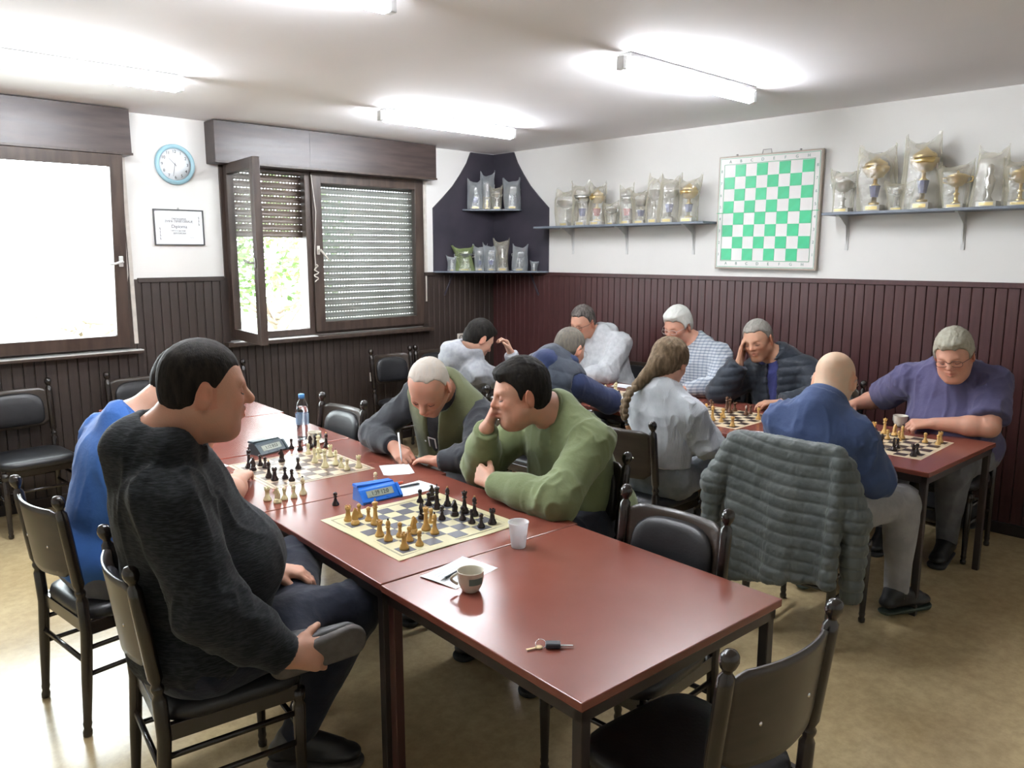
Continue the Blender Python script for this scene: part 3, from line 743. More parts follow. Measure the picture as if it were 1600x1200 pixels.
    for f, dy in lv:
        for k in range(N):
            a = 2 * PI * k / N; c, q = math.cos(a), math.sin(a)
            x = 0.162 * math.copysign(abs(c) ** (0.6 if q > 0 else 0.35), c) * f; z = 0.722 + (0.112 if q > 0 else 0.104) * math.copysign(abs(q) ** (0.75 if q > 0 else 0.4), q) * f
            vs.append((x, lean(z) - 0.040 * (1 - (x / 0.192) ** 2) + dy, z))
    for i in range(len(lv) - 1):
        for k in range(N): fs.append((i * N + k, (i + 1) * N + k, (i + 1) * N + (k + 1) % N, i * N + (k + 1) % N))
    fs.append(tuple((len(lv) - 1) * N + k for k in range(N - 1, -1, -1)))
    MB().add(vs, fs, True).build('cushion', M['vinyl'], t)
proto = thing('chair', '', 'chair')
chair_parts(proto)
first = [True]
CH = 'dark turned-post chairs with black vinyl seats'
def chair(bx, by, face, label):
    """bx,by = midpoint of the two posts at the top; face = compass angle the sitter looks (deg from +x)"""
    a = R(face); rz = a - PI / 2
    cx = bx + 0.258 * math.cos(a); cy = by + 0.258 * math.sin(a)
    if first[0]:
        first[0] = False; proto.location = (cx, cy, 0); proto.rotation_euler = (0, 0, rz); proto['label'] = label; proto['group'] = CH
        return proto
    return dup(proto, (cx, cy, 0), rz, label, CH)
chair(1.615, 0.79, 84, 'empty dark chair in the foreground pushed in at the near table end')
chair(0.680, 2.365, -8, 'dark chair under the man in the charcoal hooded sweater')
chair(0.665, 3.195, 6, 'dark chair under the man in the blue t-shirt')
chair(1.175, 5.99, -88, 'empty chair against the window wall at the left picture edge')
chair(1.955, 6.00, -90, 'empty chair against the window wall behind the blue t-shirt')
chair(2.560, 6.00, -90, 'empty chair between the two windows, mostly behind the dark-haired head')
chair(4.085, 5.85, -93, 'empty chair under the shuttered window, left one of the two side by side')
chair(4.560, 5.84, -92, 'empty chair under the shuttered window, right one of the two side by side')
chair(2.440, 4.00, 184, 'empty chair at the left row behind the water bottle')
chair(2.575, 3.10, 182, 'dark chair under the man writing in the olive vest')
chair(2.600, 2.215, 178, 'dark chair under the man in the green sweatshirt')
chair(2.225, 1.515, 182, 'empty chair with shiny black back cushion at the right side of the near table')
chair(3.190, 2.520, 0, 'dark chair under the girl with the braid, its wooden back towards the camera')
chair(3.230, 1.600, 2, 'dark chair under the grey quilted jacket')
chair(3.33, 3.50, 0, 'dark chair under the man with the navy hood')
chair(3.45, 4.32, 0, 'dark chair under the boy in the pale grey hood')
chair(5.240, 3.99, 182, 'dark chair under the man in the grey hooded sweatshirt by the wall')
chair(5.250, 3.13, 182, 'dark chair under the white-haired man in the striped shirt')
chair(5.250, 2.33, 180, 'dark chair under the man resting his cheek on his hand')
chair(5.27, 1.52, 180, 'dark chair under the man in the purple polo shirt')

# ------------------------------------------------------------ chess boards
def chessboard(c, ang, sq, border, light, dark, label, marks=True, dark_parity=0):
    t = thing('chess_board', label, 'chess board', (c[0], c[1], TH), ang)
    S = 4 * sq + border
    n = 12; vs = []; fs = []
    for i in range(n + 1):
        for j in range(n + 1):
            x = -S + 2 * S * i / n; y = -S + 2 * S * j / n
            e = max(abs(x), abs(y)) / S
            vs.append((x, y, 0.0012 + (0.0035 * max(0, e - 0.9) * 10 * (0.5 + 0.5 * math.sin(x * 17 + y * 11)) if border > .03 else 0)))
    for i in range(n):
        for j in range(n): a = i * (n + 1) + j; fs.append((a, a + n + 1, a + n + 2, a + 1))
    k = len(vs); m = MB().add(vs, fs)
    m.span((-S, -S, 0.0), (S, S, 0.001))
    m.build('mat', light, t)
    me = MB().span((-sq / 2, -sq / 2, 0), (sq / 2, sq / 2, 0.0006)).mesh('dark_square', dark)
    for i in range(8):
        for j in range(8):
            if (i + j) % 2 == dark_parity: link('dark_square', me, t, ((i - 3.5) * sq, (j - 3.5) * sq, 0.0013))
    if marks:
        g = MB(); ln = pm('thin_grey_line', (0.12, 0.13, 0.11), 0.6)
        for e in (4 * sq + 0.012, 4 * sq + 0.016):
            for s in (-1, 1):
                g.span((-e, s * e - .0006, 0.0014), (e, s * e + .0006, 0.0019)); g.span((s * e - .0006, -e, 0.0014), (s * e + .0006, e, 0.0019))
        g.build('border_line', ln, t)
    return t
lb = pm('cream_vinyl_mat', (0.55, 0.50, 0.29), 0.45, col2=(0.60, 0.55, 0.34), nscale=6)
db = pm('slate_grey_square', (0.075, 0.075, 0.09), 0.40, rvar=0.1)
lb2 = pm('pale_beige_vinyl_mat', (0.56, 0.44, 0.31), 0.35, col2=(0.60, 0.49, 0.36), nscale=6)
db2 = pm('brown_grey_square', (0.12, 0.085, 0.065), 0.30, rvar=0.1)
lb3 = pm('cream_board_veneer', (0.62, 0.50, 0.33), 0.35, col2=(0.66, 0.55, 0.38), nscale=6)
db3 = pm('dark_brown_square', (0.035, 0.022, 0.020), 0.30, rvar=0.1)
B1 = ((1.757, 2.352), R(-2.4), 0.0573); B2 = ((1.828, 3.396), R(-3.0), 0.0573)
B3 = ((4.357, 2.640), R(0), 0.060); B4 = ((4.392, 1.632), R(1), 0.060); B5 = ((4.40, 3.62), R(-2), 0.058)
chessboard(B1[0], B1[1], B1[2], 0.046, lb, db, 'cream and slate roll-up chess board beside the blue clock', True, 0)
chessboard(B2[0], B2[1], B2[2], 0.030, lb2, db2, 'beige and brown chess board beside the black clock, washed by window glare', True, 0)
chessboard(B3[0], B3[1], B3[2], 0.022, lb3, db3, 'chess board between the girl with the braid and the bald man', False, 0)
chessboard(B4[0], B4[1], B4[2], 0.022, lb3, db3, 'chess board in front of the man in the polo shirt', False, 1)
chessboard(B5[0], B5[1], B5[2], 0.022, lb3, pm('black_green_square', (0.02, 0.03, 0.028), 0.3), 'chess board half hidden beyond the girl with the braid', False, 0)

# ------------------------------------------------------------ chess pieces
WOOD = {'boxwood': pm('honey_boxwood', (0.52, 0.30, 0.085), 0.28, col2=(0.60, 0.37, 0.12), nscale=25, stretch=(1, 1, 0.3), rvar=0.1),
        'ivory': pm('pale_cream_piece_plastic', (0.66, 0.60, 0.36), 0.30, col2=(0.62, 0.55, 0.32), nscale=25, rvar=0.1),
        'black': pm('near_black_piece_lacquer', (0.022, 0.013, 0.012), 0.20, rvar=0.1, nscale=20),
        'brown': pm('dark_brown_piece_wood', (0.10, 0.045, 0.022), 0.28, rvar=0.1, nscale=20)}
PROF = {
 'pawn': [(.0145, 0), (.0150, .003), (.0150, .006), (.0125, .009), (.0125, .012), (.0080, .017), (.0060, .027), (.0055, .033), (.0088, .035), (.0088, .037), (.0050, .038), (.0078, .042), (.0090, .047), (.0078, .052), (.0040, .0553), (.0001, .056)],
 'rook': [(.0165, 0), (.0172, .003), (.0172, .008), (.0140, .011), (.0140, .015), (.0100, .020), (.0085, .036), (.0085, .043), (.0115, .046), (.0120, .049), (.0120, .056), (.0085, .056), (.0085, .050), (.0001, .050)],
 'bishop': [(.0160, 0), (.0167, .003), (.0167, .008), (.0135, .011), (.0135, .015), (.0085, .022), (.0062, .040), (.0060, .048), (.0100, .050), (.0100, .052), (.0060, .053), (.0088, .059), (.0092, .064), (.0070, .071), (.0030, .077), (.0001, .078)],
 'queen': [(.0178, 0), (.0186, .003), (.0186, .009), (.0150, .012), (.0150, .016), (.0095, .025), (.0070, .048), (.0068, .060), (.0110, .063), (.0110, .065), (.0070, .066), (.0085, .074), (.0120, .085), (.0095, .0855), (.0060, .087), (.0001, .0885)],
 'king': [(.0185, 0), (.0192, .003), (.0192, .009), (.0155, .012), (.0155, .016), (.0098, .025), (.0074, .050), (.0070, .064), (.0115, .067), (.0115, .069), (.0075, .070), (.0090, .077), (.0118, .086), (.0090, .089), (.0050, .091), (.0001, .0915)],
 'knight': [(.0165, 0), (.0172, .003), (.0172, .008), (.0140, .011), (.0140, .015), (.0120, .018), (.0001, .0185)]}
TIP = {('bishop', 'boxwood'): 'black', ('bishop', 'ivory'): 'black', ('bishop', 'black'): 'boxwood', ('king', 'ivory'): 'ivory'}
cachep = {}
def piece_meshes(kind, w):
    if (kind, w) in cachep: return cachep[(kind, w)]
    res = []
    m = MB(); m.lathe(PROF[kind], n=16)
    res.append(('turned_body', m.mesh('turned_body', WOOD[w])))
    if kind == 'rook':
        m = MB()
        for k in range(5):
            a = 2 * PI * k / 5; m.box((0.0103 * math.cos(a), 0.0103 * math.sin(a), 0.0580), (0.0035, 0.0078, 0.0045), (0, 0, a), 0.0006)
        res.append(('battlement', m.mesh('battlement', WOOD[w])))
    if kind == 'bishop':
        m = MB().lathe([(.0035, .0765), (.0038, .0795), (.0022, .0825), (.0001, .083)], n=10)
        res.append(('tip', m.mesh('tip', WOOD[TIP[(kind, w)] if (kind, w) in TIP else w])))
    if kind == 'king':
        m = MB().box((0, 0, .0975), (.0030, .0030, .0125), None, .0006).box((0, 0, .0985), (.0095, .0030, .0030), None, .0006)
        res.append(('cross', m.mesh('cross', WOOD[w])))
    if kind == 'queen':
        m = MB().lathe([(.0025, .088), (.0035, .0905), (.0025, .0932), (.0001, .094)], n=10)
        for k in range(7):
            a = 2 * PI * k / 7; m.lathe([(.0001, -.002), (.0022, 0), (.0001, .0028)], (.0108 * math.cos(a), .0108 * math.sin(a), .0862), 6)
        res.append(('coronet', m.mesh('coronet', WOOD[w])))
    if kind == 'knight':
        out = [(-.0105, .017), (-.0120, .024), (-.0100, .034), (-.0098, .044), (-.0060, .055), (-.0015, .0610), (.0005, .0665), (.0030, .0612), (.0065, .0575), (.0125, .0490), (.0155, .0435), (.0150, .0395), (.0115, .0380), (.0075, .0405), (.0040, .0395), (.0060, .0340), (.0105, .0265), (.0110, .017)]
        bm = bmesh.new()
        vv = [[bm.verts.new((x, y, z)) for x, z in out] for y in (-.0058, .0058)]
        bm.faces.new(vv[0][::-1]); bm.faces.new(vv[1])
        for i in range(len(out)): bm.faces.new((vv[0][i], vv[0][(i + 1) % len(out)], vv[1][(i + 1) % len(out)], vv[1][i]))
        bmesh.ops.bevel(bm, geom=[e for e in bm.edges if abs(e.verts[0].co.y - e.verts[1].co.y) < 1e-6], offset=.0022, segments=2, affect='EDGES')
        bmesh.ops.recalc_face_normals(bm, faces=bm.faces[:])
        me = bpy.data.meshes.new('horse_head'); bm.to_mesh(me); bm.free(); me.materials.append(WOOD[w]); res.append(('horse_head', me))
    cachep[(kind, w)] = res
    return res
def piece(kind, w, x, y, rz, label, group, s=1.0, z=None):
    t = thing('chess_' + kind, label, 'chess piece', (x, y, (TH + 0.0019) if z is None else z), rz, group)
    for nm, me in piece_meshes(kind, w):
        o = link(nm, me, t)
    if s != 1: t.scale = (s, s, s)
    return t
KN = {'P': 'pawn', 'R': 'rook', 'N': 'knight', 'B': 'bishop', 'Q': 'queen', 'K': 'king'}
FILES = ['first', 'second', 'third', 'fourth', 'fifth', 'sixth', 'seventh', 'last']
def setup(B, bname, colname, wood, pcs, icol, jcol, sc=1.0):
    (c, a, sq) = B; ca, sa = math.cos(a), math.sin(a)
    for k, i, j in pcs:
        jit = lambda: random.uniform(-.005, .005)
        lx = (i - 3.5) * sq + jit(); ly = (j - 3.5) * sq + jit()
        piece(KN[k], wood, c[0] + lx * ca - ly * sa, c[1] + lx * sa + ly * ca, random.uniform(-.5, .5) + (PI if colname in ('black', 'dark brown') else 0) + (0),
              '%s %s, %s, %s row from %s, %s from %s' % (colname, KN[k], bname, FILES[i], icol, FILES[j], jcol), '%s pieces on %s' % (colname, bname), sc)
I1, J1 = 'the left', 'the near edge'
setup(B1, 'cream board', 'honey wood', 'boxwood', [('R', 0, 7), ('N', 0, 6), ('P', 1, 7), ('P', 1, 6), ('K', 1, 5), ('R', 0, 3), ('B', 0, 2), ('P', 1, 2), ('N', 2, 2), ('P', 1, 1), ('P', 1, 0), ('R', 0, 0), ('Q', 3, 2), ('P', 4, 3), ('B', 3, 1)], I1, J1)
setup(B1, 'cream board', 'black', 'black', [('P', 6, 7), ('N', 7, 7), ('K', 6, 5), ('P', 6, 6), ('N', 4, 4), ('B', 7, 5), ('P', 5, 3), ('N', 6, 3), ('Q', 7, 3), ('P', 6, 2), ('B', 7, 2), ('P', 6, 1), ('P', 6, 0), ('R', 7, 0)], I1, J1)
setup(B2, 'beige board', 'black', 'black', [('K', 0, 6), ('N', 0, 5), ('P', 1, 6), ('P', 1, 5), ('B', 0, 2), ('R', 0, 1), ('P', 1, 1), ('P', 1, 0), ('N', 3, 6), ('P', 3, 3)], I1, J1)
setup(B2, 'beige board', 'cream', 'ivory', [('P', 6, 7), ('B', 5, 4), ('P', 6, 5), ('K', 7, 7), ('R', 7, 5), ('Q', 5, 2), ('B', 6, 2), ('P', 6, 1), ('P', 6, 0), ('R', 7, 0)], I1, J1)
setup(B3, 'middle board', 'honey wood', 'boxwood', [('Q', 0, 5), ('B', 0, 6), ('N', 0, 4), ('P', 1, 4), ('B', 3, 5), ('K', 1, 3), ('P', 1, 2), ('R', 3, 3), ('R', 0, 0), ('B', 5, 0)], 'the near side', 'the right', 1.0)
setup(B3, 'middle board', 'dark brown', 'brown', [('R', 7, 4), ('N', 6, 2), ('P', 7, 2), ('K', 6, 4), ('Q', 7, 5), ('P', 6, 6), ('P', 7, 7)], 'the near side', 'the right', 1.0)
setup(B4, 'right-end board', 'honey wood', 'boxwood', [('R', 7, 6), ('Q', 7, 5), ('P', 5, 4), ('P', 5, 3), ('N', 7, 4), ('B', 6, 3), ('P', 6, 1), ('P', 6, 0), ('R', 7, 0)], 'the near side', 'the right', 1.0)
setup(B4, 'right-end board', 'black', 'black', [('B', 1, 3), ('N', 1, 2), ('P', 2, 2), ('R', 0, 0), ('P', 1, 0), ('K', 2, 4)], 'the near side', 'the right', 1.0)
setup(B5, 'hidden board', 'cream', 'ivory', [('P', 7, 5), ('K', 5, 3), ('R', 5, 1), ('P', 6, 2), ('B', 4, 4)], 'the near side', 'the right', 1.0)
setup(B5, 'hidden board', 'black', 'black', [('P', 0, 0), ('B', 2, 0), ('P', 1, 2), ('R', 0, 3)], 'the near side', 'the right', 1.0)
for k, w, x, y, lab, g in (('R', 'ivory', 1.462, 3.012, 'captured cream rook beside the beige board, leftmost of the five', 1), ('N', 'ivory', 1.478, 2.955, 'captured cream knight in front of the captured rook', 1), ('P', 'ivory', 1.520, 2.975, 'captured cream pawn next to the captured knight', 1), ('P', 'ivory', 1.562, 2.972, 'captured cream pawn, left of the captured bishop', 1), ('B', 'ivory', 1.612, 2.985, 'captured cream bishop with dark tip, rightmost of the five', 1),
                        ('P', 'ivory', 1.925, 2.900, 'lone cream pawn standing behind the blue clock', 0), ('P', 'black', 1.636, 2.762, 'lone black pawn on the bare table left of the blue clock', 0),
                        ('P', 'black', 1.975, 3.76, 'captured black pawn right of the black clock, leftmost of the five', 2), ('P', 'black', 1.992, 3.70, 'captured black pawn in front of the leftmost captured pawn', 2), ('N', 'black', 2.055, 3.705, 'captured black knight in front of the small cup', 2), ('R', 'black', 2.105, 3.735, 'captured black rook right of the small cup', 2), ('B', 'black', 2.125, 3.66, 'captured black bishop, rightmost of the five by the small cup', 2)):
    piece(KN[k], w, x, y, random.uniform(0, 6), lab, ['stray pawns by the blue clock', 'captured cream pieces', 'captured black pieces'][g], z=TH)
# ------------------------------------------------------------ chess clocks
M['clockblue'] = pm('bright_blue_plastic', (0.012, 0.15, 0.62), 0.30, rvar=0.08)
M['clockdark'] = pm('dark_teal_plastic', (0.035, 0.055, 0.065), 0.30, rvar=0.08)
M['lcd'] = pm('grey_green_lcd', (0.30, 0.34, 0.28), 0.25, rvar=0.05)
M['redlever'] = pm('dark_red_lever', (0.35, 0.02, 0.04), 0.3, rvar=0.05)
def chess_clock(x, y, rz, body, label, txt, lever):
    t = thing('chess_clock', label, 'chess clock', (x, y, TH), rz)
    # side profile (y,z): sloping display faces -y
    m = MB(); m.prism([(-0.050, 0.0), (-0.052, 0.008), (-0.018, 0.052), (0.0, 0.058), (0.040, 0.056), (0.050, 0.0)], 0, -0.085, 0.085)
    m.prism([(-0.058, 0.0), (-0.060, 0.012), (-0.022, 0.055), (-0.012, 0.055), (-0.03, 0.0)], 0, -0.095, -0.083); m.prism([(-0.058, 0.0), (-0.060, 0.012), (-0.022, 0.055), (-0.012, 0.055), (-0.03, 0.0)], 0, 0.083, 0.095)
    m.build('case', body, t)
    ang = math.atan2(0.044, 0.034)
    sl = Vector((0, math.cos(ang), math.sin(ang))); nn = Vector((0, -math.sin(ang), math.cos(ang)))
    c = Vector((0, -0.035, 0.030))
    s = MB().box((0, 0, 0), (0.125, 0.030, 0.002)).build('display', M['lcd'], t, c + sl * 0.004 + nn * 0.001, (ang, 0, 0))
    q = link('digits', text_mesh(txt, 0.026, ink), t, c + sl * 0.004 + nn * 0.0026); q.rotation_euler = (ang, 0, 0); q.scale = (0.85, 1, 1)
    for k in (-0.03, 0.03):
        MB().box((0, 0, 0), (0.012, 0.005, 0.003), None, 0.001).build('button', body, t, c - sl * 0.019 + nn * 0.001 + Vector((k, 0, 0)), (ang, 0, 0))
    m = MB(); m.prism([(-0.088, 0.060), (-0.086, 0.070), (-0.03, 0.0665), (0.03, 0.064), (0.086, 0.062), (0.088, 0.056)], 1, 0.004, 0.044)
    m.build('rocker', lever, t)
    q = link('emblem', text_mesh('DGT', 0.013, M['white_metal']), t, (0, -0.0005, 0.054)); q.rotation_euler = (R(35), 0, 0)
    MB().tube([(0, 0.02, 0.056), (0, 0.02, 0.064)], 0.008, 8).build('pivot', body, t)
    return t
chess_clock(1.812, 2.728, R(-4), M['clockblue'], 'bright blue digital chess clock between the two nearest boards', '1:39 12:0', M['clockblue'])
MB_ = bpy.data.objects
chess_clock(1.850, 3.785, R(16), M['clockdark'], 'dark digital chess clock behind the beige board, in the window glare', '1:12 0:53', M['clockdark'])
chess_clock(4.93, 2.95, R(-90), M['clockdark'], 'small dark clock beyond the middle board of the right row', '0:45 0:51', M['white_metal'])

# ------------------------------------------------------------ cups, bottle, papers, pens, keys
M['china'] = pm('off_white_china', (0.62, 0.58, 0.48), 0.22, col2=(0.66, 0.62, 0.52), nscale=10)
M['labelgreen'] = pm('grey_green_print', (0.10, 0.16, 0.14), 0.35, rvar=0.1)
def coffee_cup(x, y, rz, label, s=1.0, z=TH):
    t = thing('coffee_cup', label, 'cup', (x, y, z), rz)
    pr = [(.0001, 0), (.022, 0), (.025, .003), (.034, .020), (.0385, .040), (.0395, .062), (.0400, .063), (.0385, .0635), (.0370, .062), (.0360, .040), (.0315, .021), (.0200, .007), (.0001, .006)]
    MB().lathe([(r * s, z_ * s) for r, z_ in pr], n=28).build('bowl', M['china'], t)
    MB().tube([((-.0375 - .020 * math.sin(q * PI / 8)) * s, 0, (.053 - .033 * q / 8) * s) for q in range(9)], .0042 * s, 8).build('cup_handle', M['china'], t)
    n = 8; vs = []; fs = []
    for k in range(n + 1):
        a = R(-32 + 64 * k / n) ; vs += [(.0398 * s * math.cos(a) , .0398 * s * math.sin(a), .030 * s), (.0405 * s * math.cos(a), .0405 * s * math.sin(a), .050 * s)]
    for k in range(n): fs.append((2 * k, 2 * k + 2, 2 * k + 3, 2 * k + 1))
    MB().add(vs, fs, True).build('printed_band', M['labelgreen'], t).rotation_euler = (0, 0, R(-61))
    MB().lathe([(.0001, .012 * s), (.026 * s, .012 * s)], n=18).build('coffee_residue', pm('coffee_stain', (0.45, 0.36, 0.24), 0.3), t)
    return t
coffee_cup(1.492, 1.745, R(-44), 'off-white coffee cup with a grey printed band on the nearest table', 1.04)
coffee_cup(2.135, 3.80, R(20), 'small coffee cup with a saucer beside the water bottle', 0.95)
MB_s = MB().lathe([(.0001, .001), (.045, .001), (.062, .008), (.063, .010), (.045, .004), (.0001, .004)], n=28).build('saucer', M['china'], None, (2.135, 3.80, TH)); tag(MB_s, 'small saucer under the cup beside the water bottle', 'saucer')
coffee_cup(4.885, 1.745, R(160), 'white cup at the fingers of the man in the polo shirt', 1.05)
pc = bagmat('translucent_plastic', (0.85, 0.87, 0.88), 0.62)
tag(MB().lathe([(.0001, .001), (.024, .001), (.0255, .004), (.035, .090), (.0375, .091), (.0375, .094), (.0345, .093), (.0245, .006), (.0001, .004)], n=28).build('plastic_cup', pc, None, (1.852, 1.905, TH)), 'translucent white plastic cup at the corner of the cream board', 'cup')

def bottle(x, y, s, label):
    t = thing('water_bottle', label, 'bottle', (x, y, TH))
    cl = glassy('clear_bottle_plastic', (0.93, 0.96, 0.98), rough=0.05)
    body = [(.0001, .002), (.026, .0), (.031, .006), (.032, .02), (.0305, .05), (.032, .055), (.0305, .085), (.032, .09), (.032, .135), (.0305, .14), (.032, .145), (.030, .165), (.022, .188), (.0125, .203), (.0125, .212)]
    MB().lathe([(a * s, b_ * s) for a, b_ in body], n=24).build('bottle_body', cl, t)
    wm = pm('water', (0.95, 0.98, 1.0), 0.0, trans=1.0, ior=1.33)
    MB().lathe([(.0001, .004 * s), (.0285 * s, .006 * s), (.0295 * s, .02 * s), (.0290 * s, .15 * s), (.026 * s, .168 * s), (.0001, .168 * s)], n=20).build('water', wm, t)
    MB().lathe([(.0322 * s, .078 * s), (.0322 * s, .132 * s)], n=24, caps=False).build('bottle_label', bagmat('blue_label_film', (0.35, 0.55, 0.8), 0.5), t)
    MB().lathe([(.0150 * s, .206 * s), (.0150 * s, .226 * s), (.0135 * s, .229 * s), (.0001, .229 * s)], n=18).build('bottle_cap', pm('sky_blue_cap', (0.10, 0.33, 0.70), 0.35), t)
bottle(2.130, 3.915, 1.12, 'clear plastic water bottle with a sky blue cap standing in the window glare')
# soft drink bottle beyond the bald man
t = thing('small_bottle', 'small dark-capped bottle with a white and blue label behind the bald man', 'bottle', (4.72, 2.12, TH))
MB().lathe([(.0001, .0), (.028, .0), (.031, .01), (.031, .07), (.026, .105), (.011, .135), (.011, .150)], n=20).build('bottle_body', pm('white_blue_bottle', (0.62, 0.68, 0.82), 0.2, col2=(0.06, 0.12, 0.5), nscale=30, contrast=(0.5, 0.55)), t)
MB().lathe([(.014, .146), (.014, .168), (.0001, .169)], n=14).build('bottle_cap', WOOD['black'], t)

def sheet(x, y, w, l, rz, label, lines=9, z=TH, seed=0):
    t = thing('score_sheet', label, 'paper', (x, y, z), rz, 'paper score sheets')
    vs = []; fs = []; n = 6
    for i in range(n + 1):
        for j in range(n + 1):
            u, v = i / n - .5, j / n - .5
            vs.append((u * w, v * l, 0.0008 + 0.0045 * max(0, abs(u) - .36) * 6 * (0.4 + .6 * math.sin(3 * v + seed))))
    for i in range(n):
        for j in range(n): a = i * (n + 1) + j; fs.append((a, a + n + 1, a + n + 2, a + 1))
    MB().add(vs, fs, True).build('sheet', M['paper'], t)
    m = MB(); rnd = random.Random(seed + 3)
    pale = pm('pale_blue_grey_print', (0.42, 0.47, 0.55), 0.7)
    for k in range(lines):
        v = (0.40 - 0.8 * k / max(1, lines - 1)) * l
        m.span((-w * .32, v - .0004, 0.0012), (w * rnd.uniform(.1, .32), v + .0004, 0.0016))
    m.build('printed_lines', pale, t)
    return t
def pen(x, y, z, rz, tilt, body, label, l=0.14, r=0.0045):
    t = thing('pen', label, 'pen', (x, y, z), rz, None)
    t.rotation_euler = (0, tilt, rz)
    MB().tube([(-l / 2 + .022, 0, 0), (l / 2 - .01, 0, 0), (l / 2, 0, 0)], [r, r, r * .75], 10).build('barrel', body, t)
    MB().tube([(-l / 2 + .024, 0, 0), (-l / 2 + .006, 0, 0), (-l / 2, 0, 0)], [r * .85, r * .35, r * .12], 10).build('nib', M['grey_metal'], t)
    MB().span((l / 2 - .045, -.0012, r * .9), (l / 2 - .006, .0012, r * 1.35)).build('clip', M['grey_metal'], t)
blackpen = pm('black_pen_plastic', (0.02, 0.025, 0.035), 0.3, rvar=0.1); orange = pm('orange_red_plastic', (0.75, 0.10, 0.03), 0.35, rvar=0.1); whitepen = pm('white_pen_plastic', (0.75, 0.76, 0.78), 0.3, rvar=0.1)
sheet(1.555, 1.875, 0.21, 0.155, R(9), 'white score sheet under the black pen beside the coffee cup', seed=1)
pen(1.523, 1.868, TH + .0065, R(-8 + 20), 0, blackpen, 'black pen lying on the score sheet beside the coffee cup', .125)
sheet(2.00, 2.735, 0.20, 0.15, R(0), 'white score sheet with a slim dark pen, right of the blue clock', seed=2)
pen(1.99, 2.765, TH + .0065, R(-8), 0, blackpen, 'slim dark pen on the sheet right of the blue clock', .14)
pen(1.945, 2.835, TH + .0065, R(-8), 0, orange, 'orange-red pen sticking out behind the blue clock', .15, .0055)
sheet(2.135, 3.035, 0.145, 0.19, R(-28), 'white score sheet the man in the olive vest is writing on', seed=3)
sheet(4.055, 2.185, 0.16, 0.21, R(-75), 'white score sheet at the table edge left of the bald man', seed=4)
pen(4.035, 2.135, TH + .0065, R(-70), 0, blackpen, 'black pen on the sheet left of the bald man', .14)
sheet(4.86, 2.32, 0.15, 0.2, R(10), 'white score sheet before the man resting his cheek on his hand', seed=5)
sheet(1.50, 3.74, 0.15, 0.2, R(10), 'white sheet before the man in the blue t-shirt', seed=6)
sheet(4.83, 3.78, 0.15, 0.2, R(10), 'white sheet before the man in the grey hooded sweatshirt', seed=7)
# keys
t = thing('car_keys', 'black car key and small brass key on a ring at the near table edge', 'keys', (1.415, 1.325, TH), R(-45))
MB().box((0.0, 0, .008), (.040, .025, .014), None, .004).build('key_fob', blackpen, t)
MB().box((0.036, 0, .006), (.034, .007, .002)).build('key_blade', M['chrome'], t)
brass = pm('brass', (0.75, 0.6, 0.35), 0.3, 1.0, rvar=.1)
m = MB(); m.lathe([(.0001, 0), (.010, 0), (.010, .002), (.0001, .002)], (-.037, -.006, .003), 12); m.box((-.055, -.014, .004), (.032, .006, .002), (0, 0, R(25)))
m.build('small_key', brass, t)
MB().tube([(-.032 + .014 * math.cos(a * PI / 10), .004 + .014 * math.sin(a * PI / 10), .008 + .006 * math.sin(a * PI / 10)) for a in range(21)], .0009, 6).build('key_ring', M['chrome'], t)
# ============================================================ people
# Figures are grown from skeletons: tapered limbs and ellipsoids blended into one distance field, then polygonised.
f32 = np.float32
def nrm(v): v = np.asarray(v, float); return v / (np.linalg.norm(v) + 1e-12)
def rc(a, b, r1, r2, k=0.03, flat=None, fl=1.0, cap=None, sub=False, tg=''):
    return dict(t='rc', a=np.array(a, float), b=np.array(b, float), r1=r1, r2=r2, k=k, n=None if flat is None else nrm(flat), fl=fl, cap=cap, sub=sub, tg=tg)
def el(c, r, Rm=None, k=0.03, sub=False, tg='', bend=None):
    return dict(t='el', c=np.array(c, float), r=np.array(r, float), R=np.eye(3) if Rm is None else np.array(Rm, float), k=k, sub=sub, tg=tg)
def pbox(p, pad):
    if p['t'] == 'rc':
        m = max(p['r1'], p['r2']) * max(1, p['fl']) + pad
        return np.minimum(p['a'], p['b']) - m, np.maximum(p['a'], p['b']) + m
    if p['t'] == 'el':
        e = np.sqrt(((p['R'] * p['r'][None, :]) ** 2).sum(1)) + pad
        return p['c'] - e, p['c'] + e
def peval(p, X, Y, Z, inf=0.0):
    if p['t'] == 'rc':
        ba = p['b'] - p['a']; L2 = float(ba @ ba) + 1e-9; L = math.sqrt(L2)
        px, py, pz = X - p['a'][0], Y - p['a'][1], Z - p['a'][2]
        tt = (px * ba[0] + py * ba[1] + pz * ba[2]) / L2; t = np.clip(tt, 0, 1)
        vx, vy, vz = px - t * ba[0], py - t * ba[1], pz - t * ba[2]
        d2 = vx * vx + vy * vy + vz * vz
        if p['n'] is not None:
            c = vx * p['n'][0] + vy * p['n'][1] + vz * p['n'][2]
            d2 = d2 + c * c * (1 / p['fl'] ** 2 - 1)
        d = np.sqrt(d2) - (p['r1'] + (p['r2'] - p['r1']) * t) - inf
        if p['cap'] == 'b': d = np.maximum(d, (tt - 1) * L)
        elif p['cap'] == 'a': d = np.maximum(d, -tt * L)
        elif p['cap'] == 'ab': d = np.maximum(d, np.maximum(-tt * L, (tt - 1) * L))
        return d
    r = p['r'] + inf; Rm = p['R']
    px, py, pz = X - p['c'][0], Y - p['c'][1], Z - p['c'][2]
    u = [(px * Rm[0, i] + py * Rm[1, i] + pz * Rm[2, i]) for i in range(3)]
    k0 = np.sqrt(sum((u[i] / r[i]) ** 2 for i in range(3))); k1 = np.sqrt(sum((u[i] / r[i] ** 2) ** 2 for i in range(3))) + 1e-9
    return k0 * (k0 - 1) / k1
